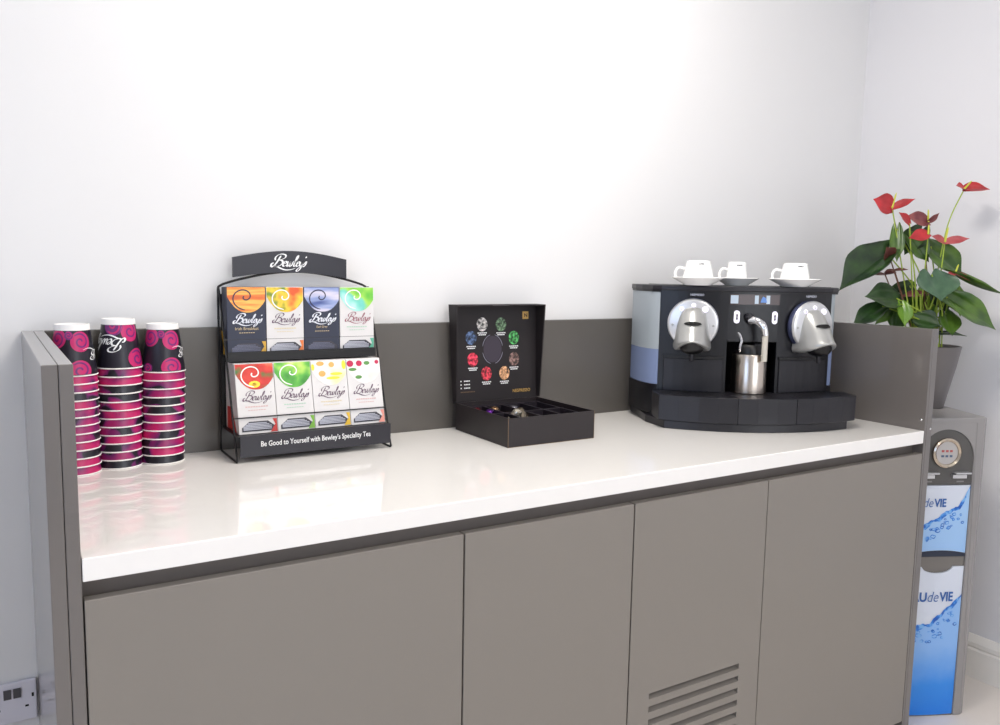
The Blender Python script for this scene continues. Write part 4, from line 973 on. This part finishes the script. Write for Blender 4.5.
for k in range(9):
    x_ = -0.075+0.014*k; bm = bmesh.new(); top_ = Vector((x_*1.15+rnd.uniform(-0.012, 0.012), rnd.uniform(-0.03, 0.03), 0.19+rnd.uniform(0.10, 0.17)))
    tube(bm, spline([Vector((x_*0.5, rnd.uniform(-0.02, 0.02), 0.176)), Vector((x_*0.95, 0.0, 0.26)), top_], 6), 0.0023, 6); obj('leaf_stem', bm, M_stem, t, smooth=True)
# flowers: (attachment, [(tip, width, normal)], spadix tip or None, spathe colour, stem colour, stem foot x)
flowers = [
 ((-0.122, -0.047, 0.413), [((-0.186, -0.03, 0.437), 0.062, (0, -0.95, 0.2)), ((-0.062, -0.03, 0.441), 0.026, (0.1, -0.8, 0.6))], (-0.111, -0.05, 0.458), 'r', 'g', -0.09),
 ((-0.078, -0.022, 0.366), [((-0.116, -0.01, 0.398), 0.028, (0.3, -0.9, 0.3))], None, 'r', 'g', -0.07),
 ((-0.012, -0.043, 0.372), [((-0.085, -0.03, 0.390), 0.046, (0, -0.9, 0.4)), ((0.014, -0.03, 0.398), 0.020, (0.4, -0.8, 0))], (-0.013, -0.046, 0.410), 'n', 'n', -0.03),
 ((-0.028, -0.006, 0.335), [((-0.092, 0.01, 0.322), 0.038, (0, -0.9, 0.4))], (-0.026, -0.01, 0.362), 'r', 'g', -0.05),
 ((0.028, -0.015, 0.313), [((0.094, 0.0, 0.325), 0.026, (0, -0.85, 0.5)), ((-0.020, 0.0, 0.330), 0.026, (0, -0.85, 0.5))], (0.038, -0.02, 0.356), 'p', 'g', -0.01),
 ((0.094, -0.053, 0.473), [((0.162, -0.035, 0.474), 0.062, (0.05, -0.62, 1)), ((0.068, -0.05, 0.484), 0.045, (0, -0.6, 1))], (0.114, -0.052, 0.497), 'r', 'g', -0.01),
 ((-0.135, -0.010, 0.262), [((-0.160, 0.02, 0.292), 0.048, (0, -1, 0.1))], None, 'k', 'n', -0.08),
 ((-0.150, -0.004, 0.214), [((-0.190, 0.01, 0.212), 0.018, (0, -0.5, 0.8)), ((-0.122, 0.01, 0.220), 0.018, (0, -0.5, 0.8))], None, 'k', 'n', -0.09),
 ((-0.112, -0.025, 0.226), [((-0.078, -0.01, 0.230), 0.016, (0, -0.5, 0.8)), ((-0.150, -0.01, 0.220), 0.016, (0, -0.5, 0.8))], None, 'k', 'n', -0.06),
 ((0.056, 0.005, 0.222), [((0.098, 0.03, 0.196), 0.026, (0.2, -0.6, 0.8)), ((0.030, 0.01, 0.212), 0.020, (0, -0.6, 0.8))], (0.064, 0.004, 0.246), 'p', 'g', 0.01),
 ((-0.004, -0.038, 0.158), [((-0.090, -0.02, 0.150), 0.030, (0, -0.6, 0.8))], None, 'n', 'n', -0.03)]
for at_, tips, spx, col, stc, fx in flowers:
    A = P(*at_); bm = bmesh.new(); fx2 = Vector((fx*0.6, rnd.uniform(-0.02, 0.02), 0.185))
    far = at_[0] > 0.09
    pts = [fx2, fx2*0.62+A*0.38+Vector((-0.012 if far else 0, 0, 0.03 if far else 0)), fx2*0.25+A*0.75+Vector((-0.020 if far else 0.0, 0, 0.012 if far else 0)), A]
    tube(bm, spline(pts, 8), 0.0019, 6); st = obj('flower_stem', bm, M_stem if stc == 'g' else M_stemr, t, smooth=True)
    for tp_, wd_, n in tips: obj('spathe', heart(A, P(*tp_), wd_, n, 0.12, 0.10, 0.12, 10, 4), FM[col], st, smooth=True, auto=70)
    if spx:
        S = P(*spx); bm = bmesh.new(); tube(bm, [A+(S-A)*q for q in (0, 0.1, 0.5, 0.85, 1)], lambda s: 0.0034*(1-0.45*s) if s < 0.99 else 0.001, 10); obj('spadix', bm, M_spx, st, smooth=True)
